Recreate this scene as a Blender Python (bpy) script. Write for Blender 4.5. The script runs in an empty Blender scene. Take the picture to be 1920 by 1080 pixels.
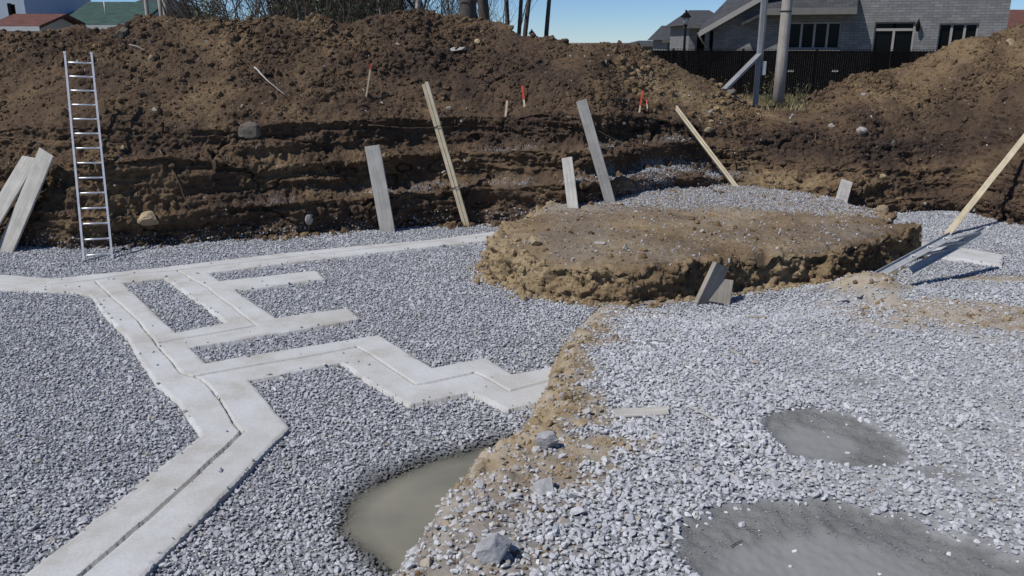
import bpy, bmesh, math, random
import numpy as np
from mathutils import Vector, Matrix, Euler

# ---------------------------------------------------------------- camera, sky, sun, exposure
scene = bpy.context.scene
C = scene.collection
F_PX, HOR, CAM_H = 1560.0, 79.0, 3.5           # focal length in photo pixels, horizon row, eye height over the footings
TH = math.atan((540 - HOR) / F_PX)
cam_d = bpy.data.cameras.new('camera'); cam = bpy.data.objects.new('camera', cam_d); C.objects.link(cam)
cam_d.sensor_width = 36.0; cam_d.lens = 36.0 * F_PX / 1920.0
cam_d.clip_start = 0.1; cam_d.clip_end = 6000
cam.location = (0, 0, CAM_H); cam.rotation_euler = (math.pi / 2 - TH, 0, 0)
scene.camera = cam
SUN_EL = math.radians(54); SUN_DIR = Vector((-0.89, -0.45, 0)).normalized()     # horizontal direction towards the sun
sun_az = math.atan2(SUN_DIR.x, SUN_DIR.y)                                       # clockwise from +Y
w = bpy.data.worlds.new('World'); scene.world = w; w.use_nodes = True
nt = w.node_tree; nt.nodes.clear()
sky = nt.nodes.new('ShaderNodeTexSky'); sky.sky_type = 'NISHITA'; sky.sun_disc = False
sky.sun_elevation = SUN_EL; sky.sun_rotation = sun_az
sky.altitude = 3200; sky.air_density = 1.0; sky.dust_density = 0.0; sky.ozone_density = 10.0
bg = nt.nodes.new('ShaderNodeBackground'); bg.inputs['Strength'].default_value = 0.092
wo = nt.nodes.new('ShaderNodeOutputWorld')
nt.links.new(sky.outputs[0], bg.inputs[0]); nt.links.new(bg.outputs[0], wo.inputs[0])
sd = bpy.data.lights.new('sun', 'SUN'); sd.energy = 3.7; sd.angle = math.radians(0.5); sd.color = (1, 0.975, 0.94)
sun = bpy.data.objects.new('sun', sd); C.objects.link(sun)
to_sun = Vector((SUN_DIR.x * math.cos(SUN_EL), SUN_DIR.y * math.cos(SUN_EL), math.sin(SUN_EL)))
sun.rotation_euler = to_sun.to_track_quat('Z', 'Y').to_euler(); sun.location = (-20, -5, 30)
scene.view_settings.view_transform = 'Standard'; scene.view_settings.look = 'None'
scene.view_settings.gamma = 1; scene.view_settings.exposure = 0.04

# ---------------------------------------------------------------- helpers
CT, ST = math.cos(TH), math.sin(TH)
def ray(px, py):
    X = (px - 960) / F_PX; Y = (540 - py) / F_PX
    return np.array([X, CT + Y * ST, -ST + Y * CT])
def at(px, py, d):                       # the point seen at a photo pixel, at forward distance d
    r = ray(px, py); return np.array([0, 0, CAM_H]) + r * (d / r[1])
def onz(px, py, z):                      # the point seen at a photo pixel, at height z
    r = ray(px, py); return np.array([0, 0, CAM_H]) + r * ((z - CAM_H) / r[2])

def hash3(ix, iy, iz, seed):
    n = (ix * 374761393 + iy * 668265263 + iz * 2147483647 + seed * 974634777) & 0xffffffff
    n = ((n ^ (n >> 13)) * 1274126177) & 0xffffffff
    n = ((n ^ (n >> 16)) * 2246822519) & 0xffffffff
    return ((n ^ (n >> 15)) & 0xffff).astype(np.float64) / 65535.0
def vnoise(p, seed=0):                   # smooth value noise, -1..1
    i = np.floor(p).astype(np.int64); f = p - i
    f = f * f * f * (f * (f * 6 - 15) + 10)
    x, y, z = i[..., 0], i[..., 1], i[..., 2]
    r = 0
    for dx in (0, 1):
        wx = f[..., 0] if dx else 1 - f[..., 0]
        for dy in (0, 1):
            wy = f[..., 1] if dy else 1 - f[..., 1]
            for dz in (0, 1):
                wz = f[..., 2] if dz else 1 - f[..., 2]
                r = r + wx * wy * wz * hash3(x + dx, y + dy, z + dz, seed)
    return r * 2 - 1
def fbm(p, octv=4, seed=0, gain=0.5):
    a, s, t = 1.0, 0, 0
    for o in range(octv):
        s = s + a * vnoise(p * (2.03 ** o) + o * 17.3, seed + o); t += a; a *= gain
    return s / t
def worley(p, seed=0):                   # distance to nearest cell point and a random value of that cell
    i = np.floor(p).astype(np.int64)
    best = np.full(p.shape[:-1], 9.0); val = np.zeros(p.shape[:-1])
    for dx in (-1, 0, 1):
        for dy in (-1, 0, 1):
            for dz in (-1, 0, 1):
                x, y, z = i[..., 0] + dx, i[..., 1] + dy, i[..., 2] + dz
                q = np.stack([x + hash3(x, y, z, seed), y + hash3(x, y, z, seed + 1), z + hash3(x, y, z, seed + 2)], -1)
                d = np.sqrt(((q - p) ** 2).sum(-1)); m = d < best
                best = np.where(m, d, best); val = np.where(m, hash3(x, y, z, seed + 3), val)
    return best, val
def sstep(a, b, x):
    t = np.clip((x - a) / (b - a), 0, 1); return t * t * (3 - 2 * t)
def P3(X, Y, Z=None):
    return np.stack([X, Y, np.zeros_like(X) if Z is None else Z], -1)

def mesh_np(name, verts, quads=None, tris=None, mat=None, smooth=True, attrs=None, parent=None):
    me = bpy.data.meshes.new(name)
    verts = np.asarray(verts, dtype=np.float32); me.vertices.add(len(verts)); me.vertices.foreach_set('co', verts.ravel())
    loops = []; starts = []; n = 0
    for arr, k in ((quads, 4), (tris, 3)):
        if arr is not None and len(arr):
            arr = np.asarray(arr, dtype=np.int32); loops.append(arr.ravel())
            starts.append(n + np.arange(len(arr)) * k); n += arr.size
    if loops:
        lv = np.concatenate(loops); st = np.concatenate(starts)
        me.loops.add(len(lv)); me.loops.foreach_set('vertex_index', lv)
        me.polygons.add(len(st)); me.polygons.foreach_set('loop_start', st.astype(np.int32))
        if smooth: me.polygons.foreach_set('use_smooth', np.ones(len(st), dtype=bool))
    for k, v in (attrs or {}).items():
        v = np.asarray(v, dtype=np.float32)
        if v.ndim == 2:
            a = me.attributes.new(k, 'FLOAT_VECTOR', 'POINT'); a.data.foreach_set('vector', v.ravel())
        else:
            a = me.attributes.new(k, 'FLOAT', 'POINT'); a.data.foreach_set('value', v)
    me.update(); me.validate()
    o = bpy.data.objects.new(name, me); C.objects.link(o)
    if mat: me.materials.append(mat)
    if parent: o.parent = parent
    return o
def grid_quads(nu, nv):
    i = np.arange(nu - 1)[:, None] * nv + np.arange(nv - 1)[None, :]
    return np.stack([i, i + nv, i + nv + 1, i + 1], -1).reshape(-1, 4)

def tag(o, label=None, cat=None, group=None, kind=None):
    if label: o['label'] = label
    if cat: o['category'] = cat
    if group: o['group'] = group
    if kind: o['kind'] = kind
    return o
def empty(name, loc, label=None, cat=None, group=None, rot=(0, 0, 0)):
    o = bpy.data.objects.new(name, None); C.objects.link(o); o.location = loc; o.rotation_euler = rot
    o.empty_display_size = 0.2
    return tag(o, label, cat, group)
def bm_obj(name, bm, mat, parent=None, smooth=False):
    me = bpy.data.meshes.new(name); bm.normal_update(); bm.to_mesh(me); bm.free()
    if smooth:
        for p in me.polygons: p.use_smooth = True
    o = bpy.data.objects.new(name, me); C.objects.link(o); me.materials.append(mat)
    if parent: o.parent = parent
    return o
def add_box(bm, x0, x1, y0, y1, z0, z1, M=None, bev=0.0):
    g = bmesh.ops.create_cube(bm, size=1.0)
    m = Matrix.Translation(((x0 + x1) / 2, (y0 + y1) / 2, (z0 + z1) / 2)) @ Matrix.Diagonal((x1 - x0, y1 - y0, z1 - z0, 1))
    bmesh.ops.transform(bm, matrix=m, verts=g['verts'])
    if bev:
        ed = {e for v in g['verts'] for e in v.link_edges}
        r = bmesh.ops.bevel(bm, geom=list(ed), offset=bev, segments=1, affect='EDGES')
        vs = list({v for f in r['faces'] for v in f.verts} | {v for v in g['verts'] if v.is_valid})
    else: vs = g['verts']
    if M is not None: bmesh.ops.transform(bm, matrix=M, verts=vs)
    return vs
def box(name, x0, x1, y0, y1, z0, z1, mat, parent=None, bev=0.0, M=None):
    bm = bmesh.new(); add_box(bm, x0, x1, y0, y1, z0, z1, M, bev); return bm_obj(name, bm, mat, parent)
def poly_prism(name, pts, off, mat, parent=None):      # polygon (list of 3D points) extruded by a vector
    bm = bmesh.new(); a = [bm.verts.new(p) for p in pts]; b = [bm.verts.new(Vector(p) + Vector(off)) for p in pts]
    bm.faces.new(a); bm.faces.new(b[::-1]); n = len(a)
    for i in range(n): bm.faces.new((a[i], b[i], b[(i + 1) % n], a[(i + 1) % n]))
    bmesh.ops.recalc_face_normals(bm, faces=bm.faces); return bm_obj(name, bm, mat, parent)
class Tubes:
    def __init__(self): self.v = []; self.q = []; self.n = 0
    def add(self, pts, rad, k=5):
        pts = np.asarray(pts, float); m = len(pts)
        t = np.gradient(pts, axis=0); t /= np.linalg.norm(t, axis=1)[:, None] + 1e-9
        ref = np.array([0, 0, 1.0]) if abs(t[0][2]) < 0.9 else np.array([1.0, 0, 0])
        a = np.cross(t, ref); a /= np.linalg.norm(a, axis=1)[:, None] + 1e-9; b = np.cross(t, a)
        an = np.arange(k) * 2 * np.pi / k
        r = np.asarray(rad, float).reshape(-1, 1, 1) * np.ones((m, 1, 1))
        V = pts[:, None, :] + r * (np.cos(an)[None, :, None] * a[:, None, :] + np.sin(an)[None, :, None] * b[:, None, :])
        self.v.append(V.reshape(-1, 3))
        i = np.arange(m - 1)[:, None] * k; j = np.arange(k)[None, :]; j2 = (j + 1) % k
        self.q.append(np.stack([i + j, i + j2, i + k + j2, i + k + j], -1).reshape(-1, 4) + self.n)
        self.n += m * k
        if k >= 5:                                                       # close the ends
            c = self.n; self.v.append(pts[[0, -1]])
            base = c - m * k; last = c - k
            self.q.append(np.array([[base + (q + 1) % k, base + q, c, c] for q in range(0)] or np.zeros((0, 4), int), int).reshape(-1, 4))
            self.caps = getattr(self, 'caps', [])
            self.caps += [[base + (q + 1) % k, base + q, c] for q in range(k)] + [[last + q, last + (q + 1) % k, c + 1] for q in range(k)]
            self.n += 2
    def build(self, name, mat, parent=None, smooth=True):
        return mesh_np(name, np.concatenate(self.v), quads=np.concatenate(self.q), tris=getattr(self, 'caps', None), mat=mat, parent=parent, smooth=smooth)

# ---------------------------------------------------------------- materials
def nmat(name):
    m = bpy.data.materials.new(name); m.use_nodes = True
    n = m.node_tree.nodes; b = n['Principled BSDF']; return m, n, m.node_tree.links, b
def ramp(n, stops):
    r = n.new('ShaderNodeValToRGB'); e = r.color_ramp.elements
    while len(e) < len(stops): e.new(0.5)
    for i, (p, c) in enumerate(stops): e[i].position = p; e[i].color = (*c, 1)
    return r
def noise(n, l, vec, scale, detail=5, rough=0.55):
    t = n.new('ShaderNodeTexNoise'); t.inputs['Scale'].default_value = scale; t.inputs['Detail'].default_value = detail
    t.inputs['Roughness'].default_value = rough; l.new(vec, t.inputs['Vector']); return t
def mixc(n, l, fac, a, b, mode='MIX'):
    m = n.new('ShaderNodeMix'); m.data_type = 'RGBA'; m.blend_type = mode
    for s, v in ((0, fac), (6, a), (7, b)):
        if isinstance(v, (int, float)): m.inputs[s].default_value = v
        elif isinstance(v, tuple): m.inputs[s].default_value = (*v, 1)
        else: l.new(v, m.inputs[s])
    return m.outputs[2]
def bump(n, l, b, h, strength, dist):
    k = n.new('ShaderNodeBump'); k.inputs['Strength'].default_value = strength; k.inputs['Distance'].default_value = dist
    l.new(h, k.inputs['Height']); l.new(k.outputs[0], b.inputs['Normal']); return k
def attr(n, name, typ='GEOMETRY'):
    a = n.new('ShaderNodeAttribute'); a.attribute_name = name; a.attribute_type = typ; return a
def simple(name, col, rough=0.7, var=0.25, scale=6, metal=0.0, bstr=0.0, bdist=0.01, stretch=None, coord='Object', col2=None):
    m, n, l, b = nmat(name); tc = n.new('ShaderNodeTexCoord'); vec = tc.outputs[coord]
    if stretch:
        mp = n.new('ShaderNodeMapping'); mp.inputs['Scale'].default_value = stretch; l.new(vec, mp.inputs[0]); vec = mp.outputs[0]
    t = noise(n, l, vec, scale, 6, 0.6)
    c2 = col2 or tuple(c * (1 - var) for c in col); c1 = col if col2 else tuple(min(1, c * (1 + var)) for c in col)
    r = ramp(n, [(0.32, c2), (0.68, c1)]); l.new(t.outputs[0], r.inputs[0]); l.new(r.outputs[0], b.inputs['Base Color'])
    b.inputs['Roughness'].default_value = rough; b.inputs['Metallic'].default_value = metal
    if bstr: bump(n, l, b, t.outputs[0], bstr, bdist)
    return m

def soil_material():
    m, n, l, b = nmat('soil'); g = n.new('ShaderNodeNewGeometry'); pos = g.outputs['Position']
    tone = attr(n, 'tone'); tonei = attr(n, 'tone', 'INSTANCER')
    add = n.new('ShaderNodeMath'); add.operation = 'ADD'; l.new(tone.outputs['Fac'], add.inputs[0]); l.new(tonei.outputs['Fac'], add.inputs[1])
    big = noise(n, l, pos, 0.9, 5, 0.6); fine = noise(n, l, pos, 9.0, 7, 0.65)
    s1 = n.new('ShaderNodeMath'); s1.operation = 'MULTIPLY_ADD'; l.new(big.outputs[0], s1.inputs[0]); s1.inputs[1].default_value = 1.1; s1.inputs[2].default_value = -0.55
    s2 = n.new('ShaderNodeMath'); s2.operation = 'ADD'; l.new(s1.outputs[0], s2.inputs[0]); l.new(add.outputs[0], s2.inputs[1])
    s3 = n.new('ShaderNodeMath'); s3.operation = 'MULTIPLY_ADD'; l.new(fine.outputs[0], s3.inputs[0]); s3.inputs[1].default_value = 0.5; l.new(s2.outputs[0], s3.inputs[2])
    s4 = n.new('ShaderNodeMath'); s4.operation = 'SUBTRACT'; l.new(s3.outputs[0], s4.inputs[0]); s4.inputs[1].default_value = 0.25
    r = ramp(n, [(0.0, (0.030, 0.023, 0.020)), (0.25, (0.066, 0.045, 0.033)), (0.5, (0.118, 0.079, 0.049)), (0.75, (0.215, 0.150, 0.084)), (1.0, (0.36, 0.275, 0.165))])
    l.new(s4.outputs[0], r.inputs[0])
    dust = attr(n, 'dust'); dn = noise(n, l, pos, 14, 5, 0.7)
    dm = n.new('ShaderNodeMath'); dm.operation = 'MULTIPLY'; l.new(dust.outputs['Fac'], dm.inputs[0]); l.new(dn.outputs[0], dm.inputs[1])
    dm2 = n.new('ShaderNodeMath'); dm2.operation = 'MULTIPLY'; dm2.use_clamp = True; l.new(dm.outputs[0], dm2.inputs[0]); dm2.inputs[1].default_value = 1.7
    col = mixc(n, l, dm2.outputs[0], r.outputs[0], (0.29, 0.275, 0.255))
    sp = n.new('ShaderNodeTexVoronoi'); sp.inputs['Scale'].default_value = 22; l.new(pos, sp.inputs['Vector'])
    sr = ramp(n, [(0.10, (1, 1, 1)), (0.16, (0, 0, 0))]); l.new(sp.outputs['Distance'], sr.inputs[0])
    sc = n.new('ShaderNodeSeparateColor'); l.new(sp.outputs['Color'], sc.inputs[0])
    gt = n.new('ShaderNodeMath'); gt.operation = 'GREATER_THAN'; l.new(sc.outputs[0], gt.inputs[0]); gt.inputs[1].default_value = 0.86
    mm = n.new('ShaderNodeMath'); mm.operation = 'MULTIPLY'; l.new(sr.outputs[0], mm.inputs[0]); l.new(gt.outputs[0], mm.inputs[1])
    col = mixc(n, l, mm.outputs[0], col, (0.30, 0.27, 0.22))
    l.new(col, b.inputs['Base Color']); b.inputs['Roughness'].default_value = 0.95; b.inputs['Specular IOR Level'].default_value = 0.15
    f2 = noise(n, l, pos, 28, 8, 0.7); bump(n, l, b, f2.outputs[0], 0.9, 0.03)
    return m
M_SOIL = soil_material()

def floor_material():
    m, n, l, b = nmat('gravel_bed'); g = n.new('ShaderNodeNewGeometry'); pos = g.outputs['Position']
    v = n.new('ShaderNodeTexVoronoi'); v.inputs['Scale'].default_value = 30; l.new(pos, v.inputs['Vector'])
    r = ramp(n, [(0.0, (0.30, 0.305, 0.325)), (0.75, (0.17, 0.172, 0.185))]); l.new(v.outputs['Distance'], r.inputs[0])
    earth = attr(n, 'earth'); mud = attr(n, 'mud'); dry = attr(n, 'dusty')
    no = noise(n, l, pos, 3.5, 8, 0.65); no2 = noise(n, l, pos, 17, 7, 0.7)
    er = ramp(n, [(0.28, (0.16, 0.112, 0.062)), (0.42, (0.29, 0.215, 0.125)), (0.56, (0.40, 0.325, 0.225)), (0.75, (0.46, 0.41, 0.335))]); l.new(no.outputs[0], er.inputs[0])
    c = mixc(n, l, 0.5, no2.outputs[0], no2.outputs[0])
    dr = ramp(n, [(0.3, (0.36, 0.355, 0.345)), (0.7, (0.52, 0.515, 0.505))]); l.new(no2.outputs[0], dr.inputs[0])
    col = mixc(n, l, dry.outputs['Fac'], r.outputs[0], dr.outputs[0])
    col = mixc(n, l, earth.outputs['Fac'], col, er.outputs[0])
    mr = ramp(n, [(0.2, (0.15, 0.147, 0.137)), (0.5, (0.205, 0.202, 0.193)), (0.85, (0.26, 0.26, 0.252))])
    mn = noise(n, l, pos, 2.2, 6, 0.6); l.new(mn.outputs[0], mr.inputs[0])
    smooth = attr(n, 'slick')
    mc = mixc(n, l, smooth.outputs['Fac'], mr.outputs[0], (0.245, 0.243, 0.236))
    col = mixc(n, l, mud.outputs['Fac'], col, mc)
    wet = attr(n, 'wet'); col = mixc(n, l, wet.outputs['Fac'], col, (0.07, 0.068, 0.055))
    l.new(col, b.inputs['Base Color'])
    rr = n.new('ShaderNodeMath'); rr.operation = 'MULTIPLY_ADD'; l.new(smooth.outputs['Fac'], rr.inputs[0]); rr.inputs[1].default_value = -0.06; rr.inputs[2].default_value = 0.94
    l.new(rr.outputs[0], b.inputs['Roughness']); b.inputs['Specular IOR Level'].default_value = 0.25
    inv = n.new('ShaderNodeMath'); inv.operation = 'MULTIPLY_ADD'; l.new(smooth.outputs['Fac'], inv.inputs[0]); inv.inputs[1].default_value = -0.85; inv.inputs[2].default_value = 1.0
    hm = n.new('ShaderNodeMath'); hm.operation = 'MULTIPLY'; l.new(no2.outputs[0], hm.inputs[0]); l.new(inv.outputs[0], hm.inputs[1])
    bump(n, l, b, hm.outputs[0], 0.8, 0.03)
    return m
M_FLOOR = floor_material()

def stone_material():
    m, n, l, b = nmat('crushed_stone'); t = attr(n, 'tint', 'INSTANCER'); wet = attr(n, 'wet', 'INSTANCER'); br = attr(n, 'brown', 'INSTANCER')
    r = ramp(n, [(0.0, (0.22, 0.225, 0.242)), (0.5, (0.385, 0.39, 0.41)), (0.85, (0.54, 0.543, 0.555)), (1.0, (0.65, 0.65, 0.645))]); l.new(t.outputs['Fac'], r.inputs[0])
    g = n.new('ShaderNodeNewGeometry'); no = noise(n, l, g.outputs['Position'], 60, 4, 0.6)
    rr = ramp(n, [(0.3, (0.78, 0.78, 0.78)), (0.7, (1.1, 1.1, 1.1))]); l.new(no.outputs[0], rr.inputs[0])
    c = mixc(n, l, 1.0, r.outputs[0], rr.outputs[0], 'MULTIPLY')
    c = mixc(n, l, br.outputs['Fac'], c, (0.34, 0.27, 0.18))
    c = mixc(n, l, wet.outputs['Fac'], c, (0.075, 0.075, 0.072))
    l.new(c, b.inputs['Base Color']); b.inputs['Roughness'].default_value = 0.85; b.inputs['Specular IOR Level'].default_value = 0.25
    return m
M_STONE = stone_material()

def concrete_material():
    m, n, l, b = nmat('fresh_concrete'); g = n.new('ShaderNodeNewGeometry'); pos = g.outputs['Position']
    a = noise(n, l, pos, 1.6, 7, 0.62); f = noise(n, l, pos, 40, 6, 0.7)
    r = ramp(n, [(0.3, (0.42, 0.40, 0.36)), (0.48, (0.52, 0.513, 0.495)), (0.72, (0.585, 0.588, 0.59))]); l.new(a.outputs[0], r.inputs[0])
    r2 = ramp(n, [(0.3, (0.86, 0.86, 0.86)), (0.6, (1.02, 1.02, 1.02))]); l.new(f.outputs[0], r2.inputs[0])
    c = mixc(n, l, 1.0, r.outputs[0], r2.outputs[0], 'MULTIPLY')
    dirt = attr(n, 'dirt'); c = mixc(n, l, dirt.outputs['Fac'], c, (0.33, 0.30, 0.25))
    l.new(c, b.inputs['Base Color']); b.inputs['Roughness'].default_value = 0.9; b.inputs['Specular IOR Level'].default_value = 0.2
    bump(n, l, b, f.outputs[0], 0.35, 0.006); return m
M_CONC = concrete_material()

def wood(name, c1, c2, rough=0.8):
    m, n, l, b = nmat(name); tc = n.new('ShaderNodeTexCoord')
    mp = n.new('ShaderNodeMapping'); mp.inputs['Scale'].default_value = (28, 28, 1.2); l.new(tc.outputs['Object'], mp.inputs[0])
    t = noise(n, l, mp.outputs[0], 1.0, 7, 0.6); k = noise(n, l, tc.outputs['Object'], 2.5, 5, 0.6)
    r = ramp(n, [(0.3, c2), (0.65, c1)]); l.new(t.outputs[0], r.inputs[0])
    r2 = ramp(n, [(0.3, (0.72, 0.72, 0.72)), (0.6, (1.05, 1.05, 1.05))]); l.new(k.outputs[0], r2.inputs[0])
    l.new(mixc(n, l, 1.0, r.outputs[0], r2.outputs[0], 'MULTIPLY'), b.inputs['Base Color']); b.inputs['Roughness'].default_value = rough
    bump(n, l, b, t.outputs[0], 0.4, 0.004); return m
M_GREYWOOD = wood('weathered_wood', (0.52, 0.49, 0.44), (0.35, 0.33, 0.29))
M_PALEWOOD = wood('fresh_lumber', (0.74, 0.63, 0.44), (0.56, 0.45, 0.28))
M_DARKWOOD = wood('grey_timber', (0.36, 0.32, 0.265), (0.23, 0.20, 0.16))
M_POLE = wood('pole_wood', (0.44, 0.40, 0.35), (0.28, 0.255, 0.22)); M_POST = wood('silvered_timber', (0.30, 0.30, 0.31), (0.18, 0.18, 0.185))
M_ALU = simple('aluminium', (0.78, 0.78, 0.79), 0.42, 0.12, 9, metal=0.55)
M_GALV = simple('galvanised', (0.48, 0.475, 0.46), 0.55, 0.15, 9, metal=0.25)
M_BOULDER = simple('boulder_stone', (0.36, 0.335, 0.30), 0.9, 0.3, 5, bstr=0.6, bdist=0.03)
M_BOULDER2 = simple('boulder_grey', (0.33, 0.325, 0.325), 0.9, 0.3, 6, bstr=0.7, bdist=0.03)
M_TANROCK = simple('boulder_tan', (0.35, 0.27, 0.165), 0.92, 0.3, 5, bstr=0.6, bdist=0.03)
M_DARKROCK = simple('boulder_dark', (0.13, 0.11, 0.088), 0.92, 0.35, 5, bstr=0.6, bdist=0.03)
M_ROOT = simple('root_bark', (0.13, 0.09, 0.06), 0.9, 0.3, 12)
M_ORANGE = simple('marking_paint', (0.62, 0.075, 0.035), 0.6, 0.08, 12)
M_BLACK = simple('black_plastic', (0.003, 0.003, 0.0035), 0.95, 0.2, 8)
M_BLACKM = simple('black_metal', (0.003, 0.003, 0.0035), 0.9, 0.2, 8)
M_WHITE = simple('white_paint', (0.75, 0.75, 0.74), 0.6, 0.05, 4)
M_BARK = simple('bark', (0.085, 0.07, 0.058), 0.95, 0.4, 14, bstr=0.5)
M_BARKPALE = simple('pale_bark', (0.36, 0.33, 0.29), 0.9, 0.35, 9)
M_TWIG = simple('twigs', (0.075, 0.06, 0.05), 0.95, 0.3, 8)
M_WIRE = simple('wire', (0.02, 0.02, 0.02), 0.6, 0.1, 5)
def leafmat(name, c):
    m = simple(name, c, 0.6, 0.35, 3); return m
for m_ in (M_BLACK, M_BLACKM): m_.node_tree.nodes['Principled BSDF'].inputs['Specular IOR Level'].default_value = 0.15
M_LEAF = leafmat('young_leaves', (0.075, 0.12, 0.03))
M_BUD = leafmat('budding_leaves', (0.20, 0.20, 0.10))
M_EVER = leafmat('evergreen', (0.022, 0.045, 0.016))
M_WEED = leafmat('weeds', (0.085, 0.09, 0.032))
M_DRYG = leafmat('dry_grass', (0.27, 0.22, 0.11))

# ---------------------------------------------------------------- the pit floor and the gravel ramp (one height field)
def polyline_world(pts, z): return np.array([onz(x, y, z)[:2] for x, y in pts])
def sd_poly(X, Y, poly):                # signed distance to polygon, negative inside
    d = np.full(X.shape, 1e9); ins = np.zeros(X.shape, bool); n = len(poly)
    for i in range(n):
        a = poly[i]; b = poly[(i + 1) % n]; e = b - a
        t = np.clip(((X - a[0]) * e[0] + (Y - a[1]) * e[1]) / (e @ e), 0, 1)
        d = np.minimum(d, (X - a[0] - t * e[0]) ** 2 + (Y - a[1] - t * e[1]) ** 2)
        c = ((a[1] > Y) != (b[1] > Y))
        with np.errstate(divide='ignore', invalid='ignore'):
            xi = a[0] + (Y - a[1]) * e[0] / (e[1] if e[1] != 0 else 1e-12)
        ins ^= c & (X < xi)
    d = np.sqrt(d); return np.where(ins, -d, d)
def d_line(X, Y, line):
    d = np.full(X.shape, 1e9)
    for a, b in zip(line[:-1], line[1:]):
        e = b - a; t = np.clip(((X - a[0]) * e[0] + (Y - a[1]) * e[1]) / (e @ e), 0, 1)
        d = np.minimum(d, (X - a[0] - t * e[0]) ** 2 + (Y - a[1] - t * e[1]) ** 2)
    return np.sqrt(d)

RAMP_BASE = polyline_world([(1130, 573), (1095, 610), (1058, 652), (1030, 700), (1012, 760), (985, 815), (962, 858), (925, 888), (842, 950), (795, 1020), (755, 1085), (690, 1200), (640, 1330)], -0.05)
# closed region of the ramp: from its left foot over to the right, along the front of the mound
RAMP_POLY = np.vstack([RAMP_BASE, [[-1.6, 2.0], [-1.6, -4], [16, -4], [16, 11.2]], polyline_world([(1920, 560), (1700, 545), (1560, 548), (1450, 556), (1330, 570), (1200, 580)], 0.0)])
WATER_Z = -0.10
PUDDLE = polyline_world([(960, 836), (905, 838), (850, 850), (800, 864), (758, 880), (715, 898), (680, 920), (655, 945), (642, 968), (645, 1000), (668, 1035), (705, 1065), (740, 1090), (745, 1130), (800, 1140), (900, 1000), (990, 850)], WATER_Z)
def ramp_z(Y): return 0.06 + 0.108 * np.clip(10.6 - Y, 0, None)
def ell(X, Y, px, py, z, rx, ry, ang=0.0):   # soft elliptic distance (1 on the rim), placed on the ground
    c = onz(px, py, z); dx, dy = X - c[0], Y - c[1]; ca, sa = math.cos(ang), math.sin(ang)
    return np.sqrt(((dx * ca + dy * sa) / rx) ** 2 + ((-dx * sa + dy * ca) / ry) ** 2)
def masks(X, Y):
    p = P3(X, Y); n1 = fbm(p * 1.3, 4, 3); n2 = fbm(p * 4.0, 4, 9)
    m1 = ell(X, Y, 1562, 838, 0.50, 0.50, 0.70, -0.1); m2 = ell(X, Y, 1600, 1060, 0.80, 0.98, 0.78, -0.18)
    m3 = ell(X, Y, 1615, 722, 0.38, 0.22, 0.16, -0.6); m4 = ell(X, Y, 1220, 640, 0.26, 0.36, 0.13, 0.0); m5 = ell(X, Y, 1760, 900, 0.6, 0.30, 0.13, -0.3)
    jit = 0.17 * n2 + 0.14 * n1
    mud = np.maximum.reduce([1 - sstep(0.86, 1.06, m1 + jit), 1 - sstep(0.88, 1.06, m2 + jit), 0.75 * (1 - sstep(0.5, 1.1, m3 + 2 * jit)), 0.6 * (1 - sstep(0.4, 1.1, m4 + 2 * jit)), 0.6 * (1 - sstep(0.4, 1.1, m5 + 2 * jit))])
    c1 = ell(X, Y, 1530, 852, 0.50, 0.34, 0.42, -0.1); c2 = ell(X, Y, 1565, 1090, 0.80, 0.74, 0.54, -0.14)
    slick = np.maximum(1 - sstep(0.55, 1.05, c1 + 0.6 * jit), 1 - sstep(0.7, 1.05, c2 + 0.6 * jit))
    return mud, slick, n1, n2
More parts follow.
